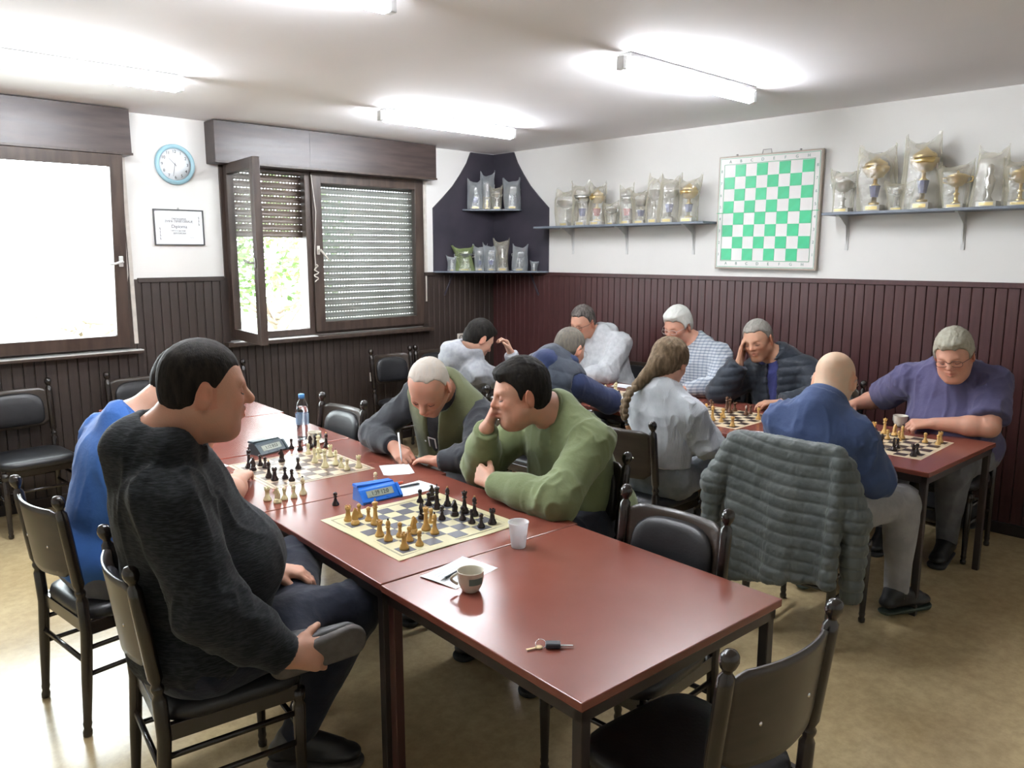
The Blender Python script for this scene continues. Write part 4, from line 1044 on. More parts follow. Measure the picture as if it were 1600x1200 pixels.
class Field:
    def __init__(s, lo, hi, h):
        s.lo = np.array(lo, float); s.h = h; s.n = np.ceil((np.array(hi) - s.lo) / h).astype(int) + 1
        s.d = np.full(s.n, 0.5, f32)
    def sl(s, lo, hi):
        i0 = np.clip(np.floor((lo - s.lo) / s.h).astype(int), 0, s.n); i1 = np.clip(np.ceil((hi - s.lo) / s.h).astype(int) + 1, 0, s.n)
        if (i1 <= i0).any(): return None
        S = tuple(slice(a, b) for a, b in zip(i0, i1))
        ax = [(s.lo[i] + s.h * np.arange(i0[i], i1[i])).astype(f32) for i in range(3)]
        return S, ax[0][:, None, None], ax[1][None, :, None], ax[2][None, None, :]
    def add(s, p, inf=0.0, kmin=None):
        k = p['k'] if kmin is None else max(kmin, p['k'])
        q = s.sl(*pbox(p, max(0, inf) + k + 2.5 * s.h))
        if q is None: return
        S, X, Y, Z = q; b = peval(p, X, Y, Z, inf).astype(f32); a = s.d[S]
        if p['sub']:
            b = -b; h = np.maximum(k - np.abs(a - b), 0) / k; s.d[S] = np.maximum(a, b) + h * h * k * 0.25
        else:
            h = np.maximum(k - np.abs(a - b), 0) / k; s.d[S] = np.minimum(a, b) - h * h * k * 0.25
    def cut(s, pt, n, k=0.004):
        """keep the side the normal points away from"""
        q = s.sl(s.lo, s.lo + s.h * (s.n - 1)); S, X, Y, Z = q; n = nrm(n)
        b = ((X - pt[0]) * n[0] + (Y - pt[1]) * n[1] + (Z - pt[2]) * n[2]).astype(f32); a = s.d
        h = np.maximum(k - np.abs(a - b), 0) / k; s.d = np.maximum(a, b) + h * h * k * 0.25
    def surf(s):
        d = s.d; ins = d < 0; nx, ny, nz = d.shape
        c = [ins[i:nx - 1 + i, j:ny - 1 + j, k:nz - 1 + k] for i in (0, 1) for j in (0, 1) for k in (0, 1)]
        al = c[0].copy(); an = c[0].copy()
        for q in c[1:]: al &= q; an |= q
        act = an & ~al; idx = np.argwhere(act).astype(np.int32)
        ids = np.full(act.shape, -1, np.int32); ids[act] = np.arange(len(idx))
        cv = {}
        for i in (0, 1):
            for j in (0, 1):
                for k in (0, 1): cv[(i, j, k)] = d[idx[:, 0] + i, idx[:, 1] + j, idx[:, 2] + k]
        P = np.zeros((len(idx), 3)); W = np.zeros(len(idx))
        for ax in range(3):
            o = [a for a in range(3) if a != ax]
            for u in (0, 1):
                for v in (0, 1):
                    A = [0, 0, 0]; A[o[0]] = u; A[o[1]] = v; B = list(A); B[ax] = 1
                    da, db = cv[tuple(A)], cv[tuple(B)]; m = (da < 0) != (db < 0)
                    t = np.where(m, da / np.where(m, da - db, 1), 0)
                    pt = np.zeros((len(idx), 3)); pt[:, o[0]] = u; pt[:, o[1]] = v; pt[:, ax] = t
                    P += pt * m[:, None]; W += m
        P = P / W[:, None] + idx
        V = s.lo + s.h * P; F = []
        for ax in range(3):
            A = [slice(0, None)] * 3; B = [slice(0, None)] * 3; A[ax] = slice(0, -1); B[ax] = slice(1, None)
            a, b = ins[tuple(A)], ins[tuple(B)]; o = [(ax + 1) % 3, (ax + 2) % 3]
            e = np.argwhere(a != b); 
            e = e[(e[:, o[0]] > 0) & (e[:, o[1]] > 0) & (e[:, o[0]] < d.shape[o[0]] - 1) & (e[:, o[1]] < d.shape[o[1]] - 1)]
            if not len(e): continue
            fl = a[e[:, 0], e[:, 1], e[:, 2]]
            def g(u, v):
                q = e.copy(); q[:, o[0]] -= u; q[:, o[1]] -= v; return ids[q[:, 0], q[:, 1], q[:, 2]]
            Q = np.stack([g(1, 1), g(0, 1), g(0, 0), g(1, 0)], 1); Q[~fl] = Q[~fl][:, ::-1]; F.append(Q)
        return V, np.concatenate(F)
def vnormals(V, F):
    n = np.cross(V[F[:, 2]] - V[F[:, 0]], V[F[:, 3]] - V[F[:, 1]])
    N = np.stack([np.bincount(F.ravel(), np.repeat(n[:, i], 4), len(V)) for i in range(3)], 1)
    return N / (np.linalg.norm(N, axis=1)[:, None] + 1e-12)
def smooth(V, F, it=1, lam=0.5):
    E = np.concatenate([F[:, [0, 1]], F[:, [1, 2]], F[:, [2, 3]], F[:, [3, 0]]]); a, b = E[:, 0], E[:, 1]
    cnt = np.bincount(a, minlength=len(V)) + np.bincount(b, minlength=len(V))
    for _ in range(it):
        S = np.stack([np.bincount(a, V[b, i], len(V)) + np.bincount(b, V[a, i], len(V)) for i in range(3)], 1)
        V = V + lam * (S / np.maximum(cnt, 1)[:, None] - V)
    return V
def vnoise(P, seed=0.0):
    i = np.floor(P); f = P - i; f = f * f * (3 - 2 * f); r = 0
    for a in (0, 1):
        for b in (0, 1):
            for c in (0, 1):
                h = np.sin((i[:, 0] + a) * 127.1 + (i[:, 1] + b) * 311.7 + (i[:, 2] + c) * 74.7 + seed * 13.7) * 43758.5453
                h = h - np.floor(h)
                r = r + h * (f[:, 0] if a else 1 - f[:, 0]) * (f[:, 1] if b else 1 - f[:, 1]) * (f[:, 2] if c else 1 - f[:, 2])
    return r
def ridge(P, seed): return 1 - np.abs(2 * vnoise(P, seed) - 1) * 2
def build_mesh(name, prims, h, mat, parent, origin, inf=0.0, cuts=(), sm=1, disp=None, post=None, kmin=None, dmin=-1.0):
    los, his = zip(*[pbox(p, inf + 0.03) for p in prims if not p['sub']])
    F_ = Field(np.min(los, 0), np.max(his, 0), h)
    for p in prims: F_.add(p, 0.0 if p['sub'] else inf, kmin)
    for c in cuts: F_.cut(*c)
    V, F = F_.surf()
    if sm: V = smooth(V, F, sm)
    if disp is not None: V = V + vnormals(V, F) * np.maximum(disp(V), dmin)[:, None]
    me = bpy.data.meshes.new(name)
    me.vertices.add(len(V)); me.vertices.foreach_set('co', (V - np.array(origin)).astype(f32).ravel())
    me.loops.add(len(F) * 4); me.loops.foreach_set('vertex_index', F.astype(np.int32).ravel())
    me.polygons.add(len(F)); me.polygons.foreach_set('loop_start', np.arange(0, len(F) * 4, 4, dtype=np.int32))
    me.polygons.foreach_set('use_smooth', np.ones(len(F), bool))
    me.materials.append(mat); me.update(calc_edges=True)
    if post: post(me, V)
    return link(name, me, parent)

def frame(yaw, pitch=0.0, roll=0.0):
    """columns: forward, left, up (world)"""
    y, p, r = R(yaw), R(pitch), R(roll)
    f = np.array([math.cos(y) * math.cos(p), math.sin(y) * math.cos(p), -math.sin(p)])
    l0 = np.array([-math.sin(y), math.cos(y), 0]); u0 = np.cross(f, l0)
    l = l0 * math.cos(r) + u0 * math.sin(r); u = np.cross(f, l)
    return np.stack([f, l, u], 1)

def head_prims(c, Fm, s, neck_to, jowl=0.0, nose=1.0, neck_r=0.060):
    H = lambda f, l, u: c + Fm @ (np.array([f, l, u]) * s)
    o = []
    E = lambda f, l, u, a, b, e, k=.02, sub=False: o.append(el(H(f, l, u), np.array([a, b, e]) * s, Fm, k * s, sub, 'head'))
    C_ = lambda p, q, r1, r2, k=.012, sub=False, **kw: o.append(rc(H(*p), H(*q), r1 * s, r2 * s, k * s, sub=sub, tg='head', **kw))
    E(-.012, 0, .036, .094, .077, .084, .02)                # cranium
    E(.022, 0, -.010, .074, .066, .085, .03)                # face mass
    for q in (-1, 1):
        C_((-.002, q * .050, -.050), (.060, q * .022, -.098), .020, .017, .025)      # jaw
        E(.058, q * .036, -.024, .026, .024, .022, .022)                           # cheekbone
    C_((.064, -.012, -.100), (.064, .012, -.100), .0175, .0175, .02)                  # chin
    E(.050, 0, -.060, .038, .040, .040, .02)
    E(.015, 0, -.055, .055, .056 + .004 * jowl, .045, .03)
    if jowl:
        E(.030, 0, -.098, .045, .050, .028 + .012 * jowl, .035)
        for q in (-1, 1): E(.040, q * .040, -.066, .030, .026, .032, .03)
    C_((.074, -.034, .022), (.082, 0, .016), .011, .011, .014); C_((.074, .034, .022), (.082, 0, .016), .011, .011, .014)
    for q in (-1, 1): E(.094, q * .032, .002, .020, .0165, .0115, .012, True)       # eye sockets
    for q in (-1, 1): E(.0745, q * .0315, .000, .0140, .0150, .0135, .004)           # lids over the eyeballs
    C_((.084, 0, .014), (.107 + .012 * (nose - 1), 0, -.024), .0085, .0115 * nose, .010)  # nose
    for q in (-1, 1): E(.092, q * .0115, -.029, .012, .0075, .0075, .006)
    C_((.086, -.021, -.0530), (.0955, 0, -.0510), .0060, .0072, .006); C_((.086, .021, -.0530), (.0955, 0, -.0510), .0060, .0072, .006)
    C_((.085, -.018, -.0655), (.0935, 0, -.0665), .0062, .0076, .006); C_((.085, .018, -.0655), (.0935, 0, -.0665), .0062, .0076, .006)
    C_((.094, -.023, -.0590), (.1035, 0, -.0588), .0026, .0032, .004, True); C_((.094, .023, -.0590), (.1035, 0, -.0588), .0026, .0032, .004, True)
    for q in (-1, 1):
        Re = Fm @ np.array([[math.cos(.35), -q * math.sin(.35), 0], [q * math.sin(.35), math.cos(.35), 0], [0, 0, 1]])
        o.append(el(H(-.010, q * .0825, -.004), np.array([.0200, .0080, .0335]) * s, Re, .006 * s, tg='head'))
        o.append(el(H(-.004, q * .0915, .000), np.array([.0095, .0045, .0175]) * s, Re, .005 * s, True, 'head'))
        E(-.012, q * .0805, -.030, .009, .0055, .010, .006)
    o.append(rc(H(-.030, 0, -.045), neck_to, neck_r * s * .96, neck_r * s * 1.04, .035 * s, tg='neck'))
    return o, H

def hand_prims(W, D, N, side, curl=(.35, .5, .4), s=1.0, thumb=.5, spread=.05):
    """W wrist, D towards the fingertips, N out of the back of the hand, side +1 left / -1 right"""
    D = nrm(D); N = nrm(np.array(N) - D * np.dot(N, D)); T = np.cross(D, N) * side; o = []
    cu = curl if isinstance(curl, (list, tuple)) and isinstance(curl[0], (list, tuple)) else [curl] * 4
    offs = [.029, .0095, -.010, -.028]; mc = [.088, .090, .084, .076]; ln = [.072, .080, .074, .058]
    for i in range(4):
        a = W + T * offs[i] * .45 * s + D * .008 * s; b = W + (D * mc[i] + T * offs[i]) * s
        o.append(rc(a, b, .0165 * s, .0125 * s, .012 * s, tg='hand'))
        d = nrm(D + T * offs[i] * spread * 30); ang = 0; p = b
        for j, fr in enumerate((.5, .29, .21)):
            ang += cu[i][j]
            dd = d * math.cos(ang) - N * math.sin(ang); q = p + dd * ln[i] * fr * s
            r0 = (.0096, .0086, .0078)[j] * s; o.append(rc(p, q, r0, (.0088, .0080, .0068)[j] * s, .0035 * s, tg='hand')); p = q
    a = W + (T * .014 + D * .018 - N * .006) * s; b = W + (T * .040 + D * .050 - N * (.012 + .012 * thumb)) * s
    o.append(rc(a, b, .0175 * s, .0135 * s, .012 * s, tg='hand'))
    d = nrm(D * (.85) + T * (.55 - .9 * thumb) - N * (.25 + .35 * thumb)); c = b + d * .034 * s; o.append(rc(b, c, .0118 * s, .0105 * s, .005 * s, tg='hand'))
    d2 = nrm(d + D * .15 - T * .45 * thumb - N * .15); o.append(rc(c, c + d2 * .028 * s, .0105 * s, .0085 * s, .004 * s, tg='hand'))
    return o

def elbow_ik(a, w, l1, l2, pole):
    a = np.array(a, float); w = np.array(w, float); v = w - a; d = np.linalg.norm(v)
    if d > (l1 + l2) * .995: w = a + v / d * (l1 + l2) * .995; v = w - a; d = np.linalg.norm(v)
    x = (l1 * l1 - l2 * l2 + d * d) / (2 * d); h = math.sqrt(max(0, l1 * l1 - x * x)); n = v / d
    p = np.array(pole, float); p = p - n * (p @ n)
    return a + n * x + nrm(p) * h, w

def hair_mesh(name, H, Fm, s, mat, root, org, th=.010, top=.006, hairline=.060, nape=-.075, side=-.020, recede=0.0, seed=1, vox=.004, rough=.003, bald_top=False, fringe=0.0, length_side=0.0):
    c = lambda f, l, u: H(f, l, u)
    pr = [el(c(-.012, 0, .036), (np.array([.094 + th, .077 + th * .8, .084 + th + top])) * s, Fm, .02 * s),
          el(c(-.035, 0, -.015), np.array([.066 + th * .6, .068 + th * .5, .070 + th * .5]) * s, Fm, .03 * s)]
    if fringe: pr.append(el(c(.045, 0, .092), np.array([.045, .058, .022]) * s, Fm, .02 * s))
    if length_side:
        for q in (-1, 1): pr.append(el(c(-.005, q * .078, .010), np.array([.030, .012, .042]) * s, Fm, .012 * s))
    # remove the face, the ears and everything below the nape line
    pr.append(el(c(.112, 0, -.020), np.array([.072 + recede * .4, .090, .100 + (hairline - .06)]) * s, Fm, .008 * s, True))
    for q in (-1, 1):
        pr.append(el(c(.088, q * .052, -.015 + side * 0), np.array([.070 + recede * .6, .050, .085 + recede]) * s, Fm, .008 * s, True))
        pr.append(el(c(-.004, q * .086, -.014), np.array([.024, .024, .034]) * s, Fm, .006 * s, True))
        pr.append(el(c(.020, q * .086, -.060), np.array([.040, .040, .048]) * s, Fm, .006 * s, True))
    if bald_top: pr.append(el(c(.045, 0, .118), np.array([.105, .050, .055]) * s, Fm, .01 * s, True))
    inv = Fm.T
    def disp(V):
        q = (V - H(0, 0, 0)) @ Fm / s; return rough * (ridge(q * np.array([28, 75, 28]), seed) * .6 + ridge(q * np.array([60, 150, 60]), seed + 4) * .4 - .2)
    return build_mesh(name, pr, vox, mat, root, org, cuts=[(H(0, 0, nape), -Fm[:, 2] + Fm[:, 0] * .25)], sm=1, disp=disp)

def glasses(H, Fm, s, mat, root, org, u0=-.002, w=.052, h=.030, r=.0014, half=False):
    t = MB(); o = Vector(org)
    V = lambda f, l, u: Vector(H(f, l, u)) - o
    for q in (-1, 1):
        c = (.101, q * .033, u0); pts = []
        for k in range(21):
            a = 2 * PI * k / 20; ca, sa = math.cos(a), math.sin(a)
            pts.append(V(c[0] - .25 * abs(math.copysign(abs(ca) ** .7, ca) * w / 2 * q + q * 0.0) * .3, c[1] + math.copysign(abs(ca) ** .7, ca) * w / 2, c[2] + math.copysign(abs(sa) ** .7, sa) * h / 2))
        t.tube(pts, r * s, 6)
        t.tube([V(.096, q * (.033 + w / 2), u0 + .006), V(.050, q * .084, u0 + .008), V(-.012, q * .090, u0 + .014), V(-.028, q * .088, u0 - .004)], r * s, 6)
    t.tube([V(.101, -.033 + w / 2, u0 + .004), V(.106, 0, u0 + .008), V(.101, .033 - w / 2, u0 + .004)], r * s, 6)
    g = t.build('glasses', mat, root)
    return g

def person(label, org, P, C, byaw, head, arms, legs, skin, shirt, trousers, shoes=None, hair=None, s=1.08, hs=1.10, sw=.20, g=1.0, belly=0.0, vox=.005, cvox=.008, jowl=0, neck_r=.060, hood=None, tshirt=0, stubble=0, brow=None, glass=None, extra=None, nose=1.0, chest=1.0, jacket=None, wr=1.0, hem=.0, fem=False, long_hair=None, collar=None):
    org = np.array(org, float)
    root = thing('person', label, 'person', tuple(org), 0, 'people at the chess tables')
    P = np.array(P, float); C = np.array(C, float); Bf = frame(byaw); F_, L_ = Bf[:, 0], Bf[:, 1]
    up = nrm(C - P); F2 = nrm(F_ - up * (F_ @ up)); Lr = np.cross(up, F2); RB = np.stack([F2, Lr, up], 1)
    hc, hyaw, hp, hr = head; hc = np.array(hc, float); Fm = frame(hyaw, hp, hr)
    nb = C + up * .035 * s + F2 * .0
    hp_, H = head_prims(hc, Fm, hs, nb, jowl, nose, neck_r)
    L = np.linalg.norm(C - P)
    torso = [el(P, np.array([.120 * g, .175 * (.55 + .45 * g), .125]) * s, RB, .06, tg='pel'),
             el(P + up * L * .36 + F2 * (.010 + belly * .05), np.array([.112 * g + belly * .055, .152 * (.45 + .55 * g) + belly * .02, .16]) * s, RB, .07, tg='belly'),
             el(P + up * L * .70 + F2 * .004, np.array([.118 * (.5 + .5 * g), .158 * (.5 + .5 * g) * chest, .175]) * s, RB, .07, tg='rib'),
             el(C - up * .075 - F2 * .012, np.array([.085 * (.6 + .4 * g), sw * 1.0, .075 * (.6 + .4 * g)]) * np.array([s, 1, s]), RB, .05, tg='sho')]
    for q in (-1, 1):
        torso.append(rc(nb + up * .012 - F2 * .012, C + Lr * q * sw * .80 - up * .030, .054 * s, .046 * s, .06, tg='trap'))
    limbs = []; hands = []; sleeves = []; tr = []; sh = []; folds = []
    wrists = {}
    for side, key in ((1, 'L'), (-1, 'R')):
        A = arms[key]; a = C + Lr * side * sw - up * .052 + np.array(A.get('sh', (0, 0, 0)), float)
        l1, l2 = .295 * s * A.get('k', 1), .262 * s * A.get('k', 1)
        if 'el' in A: e = np.array(A['el'], float); w = np.array(A['wr'], float)
        else: e, w = elbow_ik(a, A['wr'], l1, l2, A.get('pole', (0, 0, -1)))
        ar = (.5 + .5 * g) * s * wr
        limbs += [rc(a, e, .056 * ar, .043 * ar, .035, tg='ua' + key), rc(e, e + (w - e) * .35, .043 * ar, .043 * ar, .02, tg='fa' + key), rc(e + (w - e) * .3, w, .042 * ar, .028 * s * (.7 + .3 * ar), .02, tg='fa' + key)]
        hd = hand_prims(w + nrm(A['d']) * .008, A['d'], A['n'], side, A.get('curl', (.35, .5, .4)), s * A.get('hs', 1.0) * (.92 if fem else 1), A.get('th', .5), A.get('spread', .05)) if A.get('hand', True) else []
        hands += hd; wrists[key] = (a, e, w)
        folds += [(e, .11), (a, .12)]
        if tshirt: sleeves += [rc(a, a + (e - a) * tshirt, .060 * ar, .060 * ar, .035, cap='b', tg='sl')]
        else: sleeves += [rc(a, e, .058 * ar, .050 * ar + .003, .04), rc(e, e + (w - e) * .5, .051 * ar + .003, .048 * ar, .03), rc(e + (w - e) * .45, w - (w - e) / np.linalg.norm(w - e) * .004, .046 * ar, .031 * s + .004, .02, cap='b')]
    for side, key in ((1, 'L'), (-1, 'R')):
        G = legs[key]; hip = P + Lr * side * .092 * s * (.6 + .4 * g) - up * .02; kn = np.array(G['k'], float); an = np.array(G['a'], float); gg = (.6 + .4 * g)
        fd = nrm(G.get('f', F_)); bk = nrm(np.cross(np.cross(kn - an, fd), kn - an)) * -1
        leg = [rc(hip, kn, .088 * s * gg, .060 * s * gg, .05), rc(kn, an, .057 * s * gg, .039 * s, .03), rc(kn + (an - kn) * .2 + bk * .02, kn + (an - kn) * .5 + bk * .018, .050 * s * gg, .040 * s * gg, .04)]
        limbs += leg
        tr += [dict(p) for p in leg]; folds += [(kn, .13), (hip, .12)]
        uf = np.array([0, 0, 1.0]) if abs(nrm(kn - an)[2]) > .5 else nrm((kn - an) - fd * np.dot(kn - an, fd)); toe = an + fd * .155 * s * G.get('fs', 1) - uf * G.get('dz', .060) ; heel = an - fd * .045 * s - uf * G.get('dz', .060) * .8
        limbs += [rc(an, toe, .032 * s, .020 * s, .02), rc(an, heel, .034 * s, .026 * s, .02)]
        sh.append((an, toe, heel, fd, uf))
    body = torso + limbs + hp_ + hands
    def tone(me, V):
        q = (V - H(0, 0, 0)) @ Fm / hs
        f, l, u = q[:, 0], q[:, 1], q[:, 2]; al = np.abs(l)
        T = np.ones((len(V), 4)); near = (np.linalg.norm(q, axis=1) < .16)
        def mix(mask, colr):
            for i in range(3): T[:, i] *= 1 + mask * (colr[i] - 1)
        g_ = lambda x, c0, w: np.exp(-((x - c0) / w) ** 2)
        mix(near * (f > .05) * g_(u, -.0585, .009) * (al < .026) * g_(al, 0, .024), (.80, .52, .52))
        mix(near * (f > .02) * g_(u, -.028, .020) * g_(al, .045, .022) * .8, (1.0, .80, .76))
        mix(near * (f > .07) * g_(u, -.028, .014) * g_(al, 0, .016) * .9, (1.02, .78, .74))
        mix(near * (f > .05) * g_(u, -.002, .011) * g_(al, .032, .018) * .9, (.72, .60, .58))
        mix(near * g_(al, .082, .012) * (np.abs(f + .01) < .03) * (np.abs(u) < .04), (1.0, .76, .70))
        if stubble:
            st = near * (f > -.01) * np.clip((-.020 - u) / .035, 0, 1) * np.clip((.080 - al) / .02, 0, 1) * np.clip((u + .16) / .05, 0, 1) * np.clip((f + .02) / .04, 0, 1)
            mustache = near * (f > .06) * g_(u, -.044, .008) * (al < .032); mix(np.clip(st + mustache, 0, 1) * stubble, (.55, .52, .52))
        if hair and hair.get('scalp'):
            sc_ = near * (u > hair.get('scalp_u', .03)) * (f < .06); mix(sc_ * hair['scalp'], (.72, .70, .70))
        ca = me.color_attributes.new('tone', 'FLOAT_COLOR', 'POINT'); ca.data.foreach_set('color', T.astype(f32).ravel())
    bo = build_mesh('body', body, vox, skin, root, org, sm=1, post=tone)
    # clothes
    sd = shirt.get('seed', 1); A0, A1 = shirt.get('wr', (.0035, .008))
    def fold_disp(A0, A1, sd, fr=11):
        def f(V):
            m = np.zeros(len(V))
            for c, r in folds: m = np.maximum(m, np.exp(-((V - c) ** 2).sum(1) / r ** 2))
            a = ridge(V * np.array([fr, fr, fr * .55]), sd) ; b_ = ridge(V * np.array([fr * 2.1, fr * 2.1, fr * 1.3]) + 5, sd + 3)
            a3 = np.clip(a, 0, 1) ** 2; b3 = np.clip(b_, 0, 1) ** 2; return 1.6 * A0 * (a3 + b_ * .25) + 1.5 * A1 * m * (b3 * .7 + a3 * .7 + b_ * .15 - .15) 
        return f
    tp = [dict(p) for p in torso]; inf = shirt.get('inf', .012)
    sp = tp + sleeves
    if shirt.get('drop', 1): sp.append(el(P + up * (.02 + hem), np.array([.130 * g, .180 * (.55 + .45 * g), .10]) * s, RB, .05))
    if hood:       # hood lying on the shoulders: a thick soft roll behind the neck with a drooping pouch
        bh = -F2
        for q in (-1, 1):
            nh = nb + nrm(H(-.030, 0, -.045) - nb) * .050; rr = (neck_r + .020) * s
            sp.append(rc(nh + bh * rr, nh + Lr * q * rr, .030 * s, .028 * s, .04)); sp.append(rc(nh + Lr * q * rr, nb + Lr * q * .045 * s + F2 * .085 - up * .010, .028 * s, .018 * s, .03))
            sp.append(rc(nb + bh * .075, nb + Lr * q * .085 * s + F2 * .01, .040 * s, .030 * s, .05))
        sp.append(el(nb + bh * .095 * hood + up * (.005), np.array([.070, .105, .050]) * s * hood, RB @ np.array([[math.cos(.5), 0, math.sin(.5)], [0, 1, 0], [-math.sin(.5), 0, math.cos(.5)]]), .03))
        sp.append(el(nb + bh * .115 * hood - up * (.050), np.array([.060, .085, .060]) * s * hood, RB, .03))
    if collar == 'stand': sp.append(rc(nb - up * .01 , nb + nrm(H(-.030, 0, -.045) - nb) * .070, (neck_r + .016) * s, (neck_r + .012) * s, .02, cap='b'))
    nk = nrm(H(-.030, 0, -.045) - nb)
    sp.append(dict(rc(nb + nk * .036, nb + nk * .20, (neck_r + shirt.get('neck', .010)) * s, (neck_r + .02) * s, .012, sub=True)))
    cuts = [(P - up * (.055 + hem), -up, .01)]
    so = build_mesh(shirt['name'], sp, cvox, shirt['mat'], root, org, inf=inf, cuts=cuts, sm=2, disp=fold_disp(A0, A1, sd), dmin=-.001)
    if shirt.get('label'): so['label'] = shirt['label']
    if not tshirt and shirt.get('cuffs', True):
        for key in 'LR':
            if not arms[key].get('hand', True): continue
            a, e, w = wrists[key]; d = nrm(w - e)
            if shirt.get('rib'):
                m = MB(); V0 = Vector(w - org); D0 = Vector(d); m.tube([V0 - D0 * .055, V0 - D0 * .03, V0 + D0 * .002, V0 + D0 * .003], [.036 * s + .006, .034 * s + .006, .0315 * s + .005, .026 * s], 16)
                m.build('cuff', shirt['rib'], root)
    if collar == 'stand':
        rot = Vector((0, 0, 1)).rotation_difference(Vector(nk)).to_matrix(); r0 = (neck_r + .024) * s; r1 = (neck_r + .012) * s
        cl = MB().lathe([(r0 + .006, -.005), (r0 + .004, .020), (r1 + .007, .062), (r1 + .004, .068), (r1 - .001, .066), (r0 - .004, .015)], Vector(nb + nk * .022 - org), 32, rot, caps=False).build('stand_collar', shirt['mat'], root)
    if shirt.get('ribneck') and not hood:
        m = MB(); t_ = nb + nk * .040
        ring = []; u1 = nrm(np.cross(nk, [1, 0, 0])); u2 = np.cross(nk, u1); rr_ = (neck_r + .013) * s
        for k in range(25):
            a = 2 * PI * k / 24; ring.append(Vector(t_ + (u1 * math.cos(a) + u2 * math.sin(a)) * rr_ - F2 * 0 - org) + Vector(tuple(-up * .018 * max(0, (u1 * math.cos(a) + u2 * math.sin(a)) @ F2))))
        m.tube(ring, .009 * s, 8, cap=False); m.build('collar', shirt['ribneck'], root)
    tsd = sd + 7
    tcut = []
    tp2 = tr + [dict(torso[0])]
    to = build_mesh('trousers', tp2, cvox, trousers, root, org, inf=.011, cuts=[], sm=2, disp=fold_disp(.002, .006, tsd, 9))
    if shoes is not None:
        for an, toe, heel, fd, uf in sh:
            z0 = min(toe[2], heel[2])
            upf = nrm(uf - fd * (uf @ fd))
            pr = [rc(an - fd * .01, toe - fd * .03 + upf * .012, .045 * s, .034 * s, .03), rc(toe - fd * .045, toe + fd * .0, .040 * s, .030 * s, .02, flat=upf, fl=.7), rc(an, heel + upf * .01, .046 * s, .034 * s, .02), rc(heel, toe, .034 * s, .040 * s, .02, flat=upf, fl=.55)]
            sc = [(toe - upf * .028, -upf, .004)]
            build_mesh('shoe', pr, .007, shoes[0], root, org, cuts=sc, sm=1)
            pr2 = [rc(heel - fd * .006 - upf * .030, toe + fd * .004 - upf * .030, .038 * s, .045 * s, .02, flat=upf, fl=.75)]
            build_mesh('shoe_sole', pr2, .005, shoes[1], root, org, cuts=[(toe - upf * .024, upf, .004), (toe - upf * .049, -upf, .004)], sm=1)
    if hair: 
        hk = dict(hair); hk.pop('scalp', 0); hk.pop('scalp_u', 0)
        hair_mesh('hair', H, Fm, hs, root=root, org=org, **hk)
    bm_ = brow if brow is not None else (hair['mat'] if hair else M['ink'])
    o = Vector(org); V3 = lambda f, l, u: Vector(H(f, l, u)) - o
    for q in (-1, 1):
        MB().tube([V3(.0865, q * .016, .0175), V3(.0855, q * .028, .0225), V3(.0760, q * .044, .0195), V3(.068, q * .051, .015)], [.0012 * hs, .0030 * hs, .0024 * hs, .001 * hs], 6).build('eyebrow', bm_, root)
        MB().tube([V3(.0848, q * .0185, -.0045), V3(.0895, q * .031, -.0085), V3(.0830, q * .0435, -.0055), V3(.080, q * .047, -.002)], [.0010, .0016, .0014, .0008], 6).build('eyelash', M['ink'], root)
    if glass: glasses(H, Fm, hs, glass, root, org)
    if extra: extra(root, org, locals())
    return root, H, Fm, dict(C=C, P=P, up=up, F2=F2, Lr=Lr, nb=nb, wr=wrists, H=H, Fm=Fm)

def cloth(name, col, col2, ns=6, bump=.35, bs=45, sheen=.15, rough=.85, **kw): return pm(name, col, rough, col2=col2, nscale=ns, bump=bump, bscale=bs, bdist=.006, sheen=sheen, spec=.2, **kw)
# ------------------------------------------------------------ materials for people
SK = {'mid': skinmat('skin_warm', (0.46, 0.255, 0.175)), 'fair': skinmat('skin_fair', (0.55, 0.33, 0.24)), 'ruddy': skinmat('skin_ruddy', (0.50, 0.27, 0.19)), 'tan': skinmat('skin_tan', (0.40, 0.225, 0.145)), 'pale': skinmat('skin_pale', (0.56, 0.40, 0.28))}
hairm = lambda n, c, c2: pm(n, tuple(k * .8 for k in c), .65, col2=c2, nscale=60, stretch=(1, 1, .3), bump=.5, bscale=300, spec=.12)
HR = {'black': hairm('black_hair', (.007, .006, .005), (.016, .0135, .011)), 'dark': hairm('dark_brown_hair', (.009, .007, .0055), (.020, .0155, .012)), 'white': hairm('white_hair', (.62, .62, .58), (.50, .50, .46)), 'grey': hairm('grey_hair', (.30, .28, .25), (.17, .16, .14)),
      'silver': hairm('silver_grey_hair', (.44, .42, .34), (.30, .28, .22)), 'salt': hairm('salt_and_pepper_hair', (.17, .15, .12), (.09, .08, .07)), 'pepper': hairm('greying_dark_hair', (.045, .038, .034), (.12, .105, .095)), 'brown': hairm('light_brown_hair', (.105, .072, .042), (.17, .12, .075))}
charcoal = cloth('charcoal_melange_knit', (.007, .0085, .010), (.020, .023, .026), ns=40, stretch=(1, 1, 6), contrast=(.42, .62), sheen=.06)
jeans_d = cloth('dark_denim', (.006, .008, .017), (.011, .014, .026), ns=20); jeans_g = cloth('light_grey_denim', (.22, .215, .22), (.30, .29, .29), ns=10); jeans_f = cloth('faded_blue_grey_denim', (.17, .19, .21), (.26, .28, .30), ns=10)
jeans_k = cloth('grey_cotton_twill', (.10, .10, .11), (.14, .14, .15), ns=12)
royal = cloth('royal_blue_jersey', (.035, .115, .36), (.045, .14, .41)); olive = cloth('sage_green_fleece', (.150, .180, .088), (.170, .205, .102)); grey_h = cloth('pale_grey_sweatshirt', (.36, .37, .38), (.43, .44, .45), ns=30)
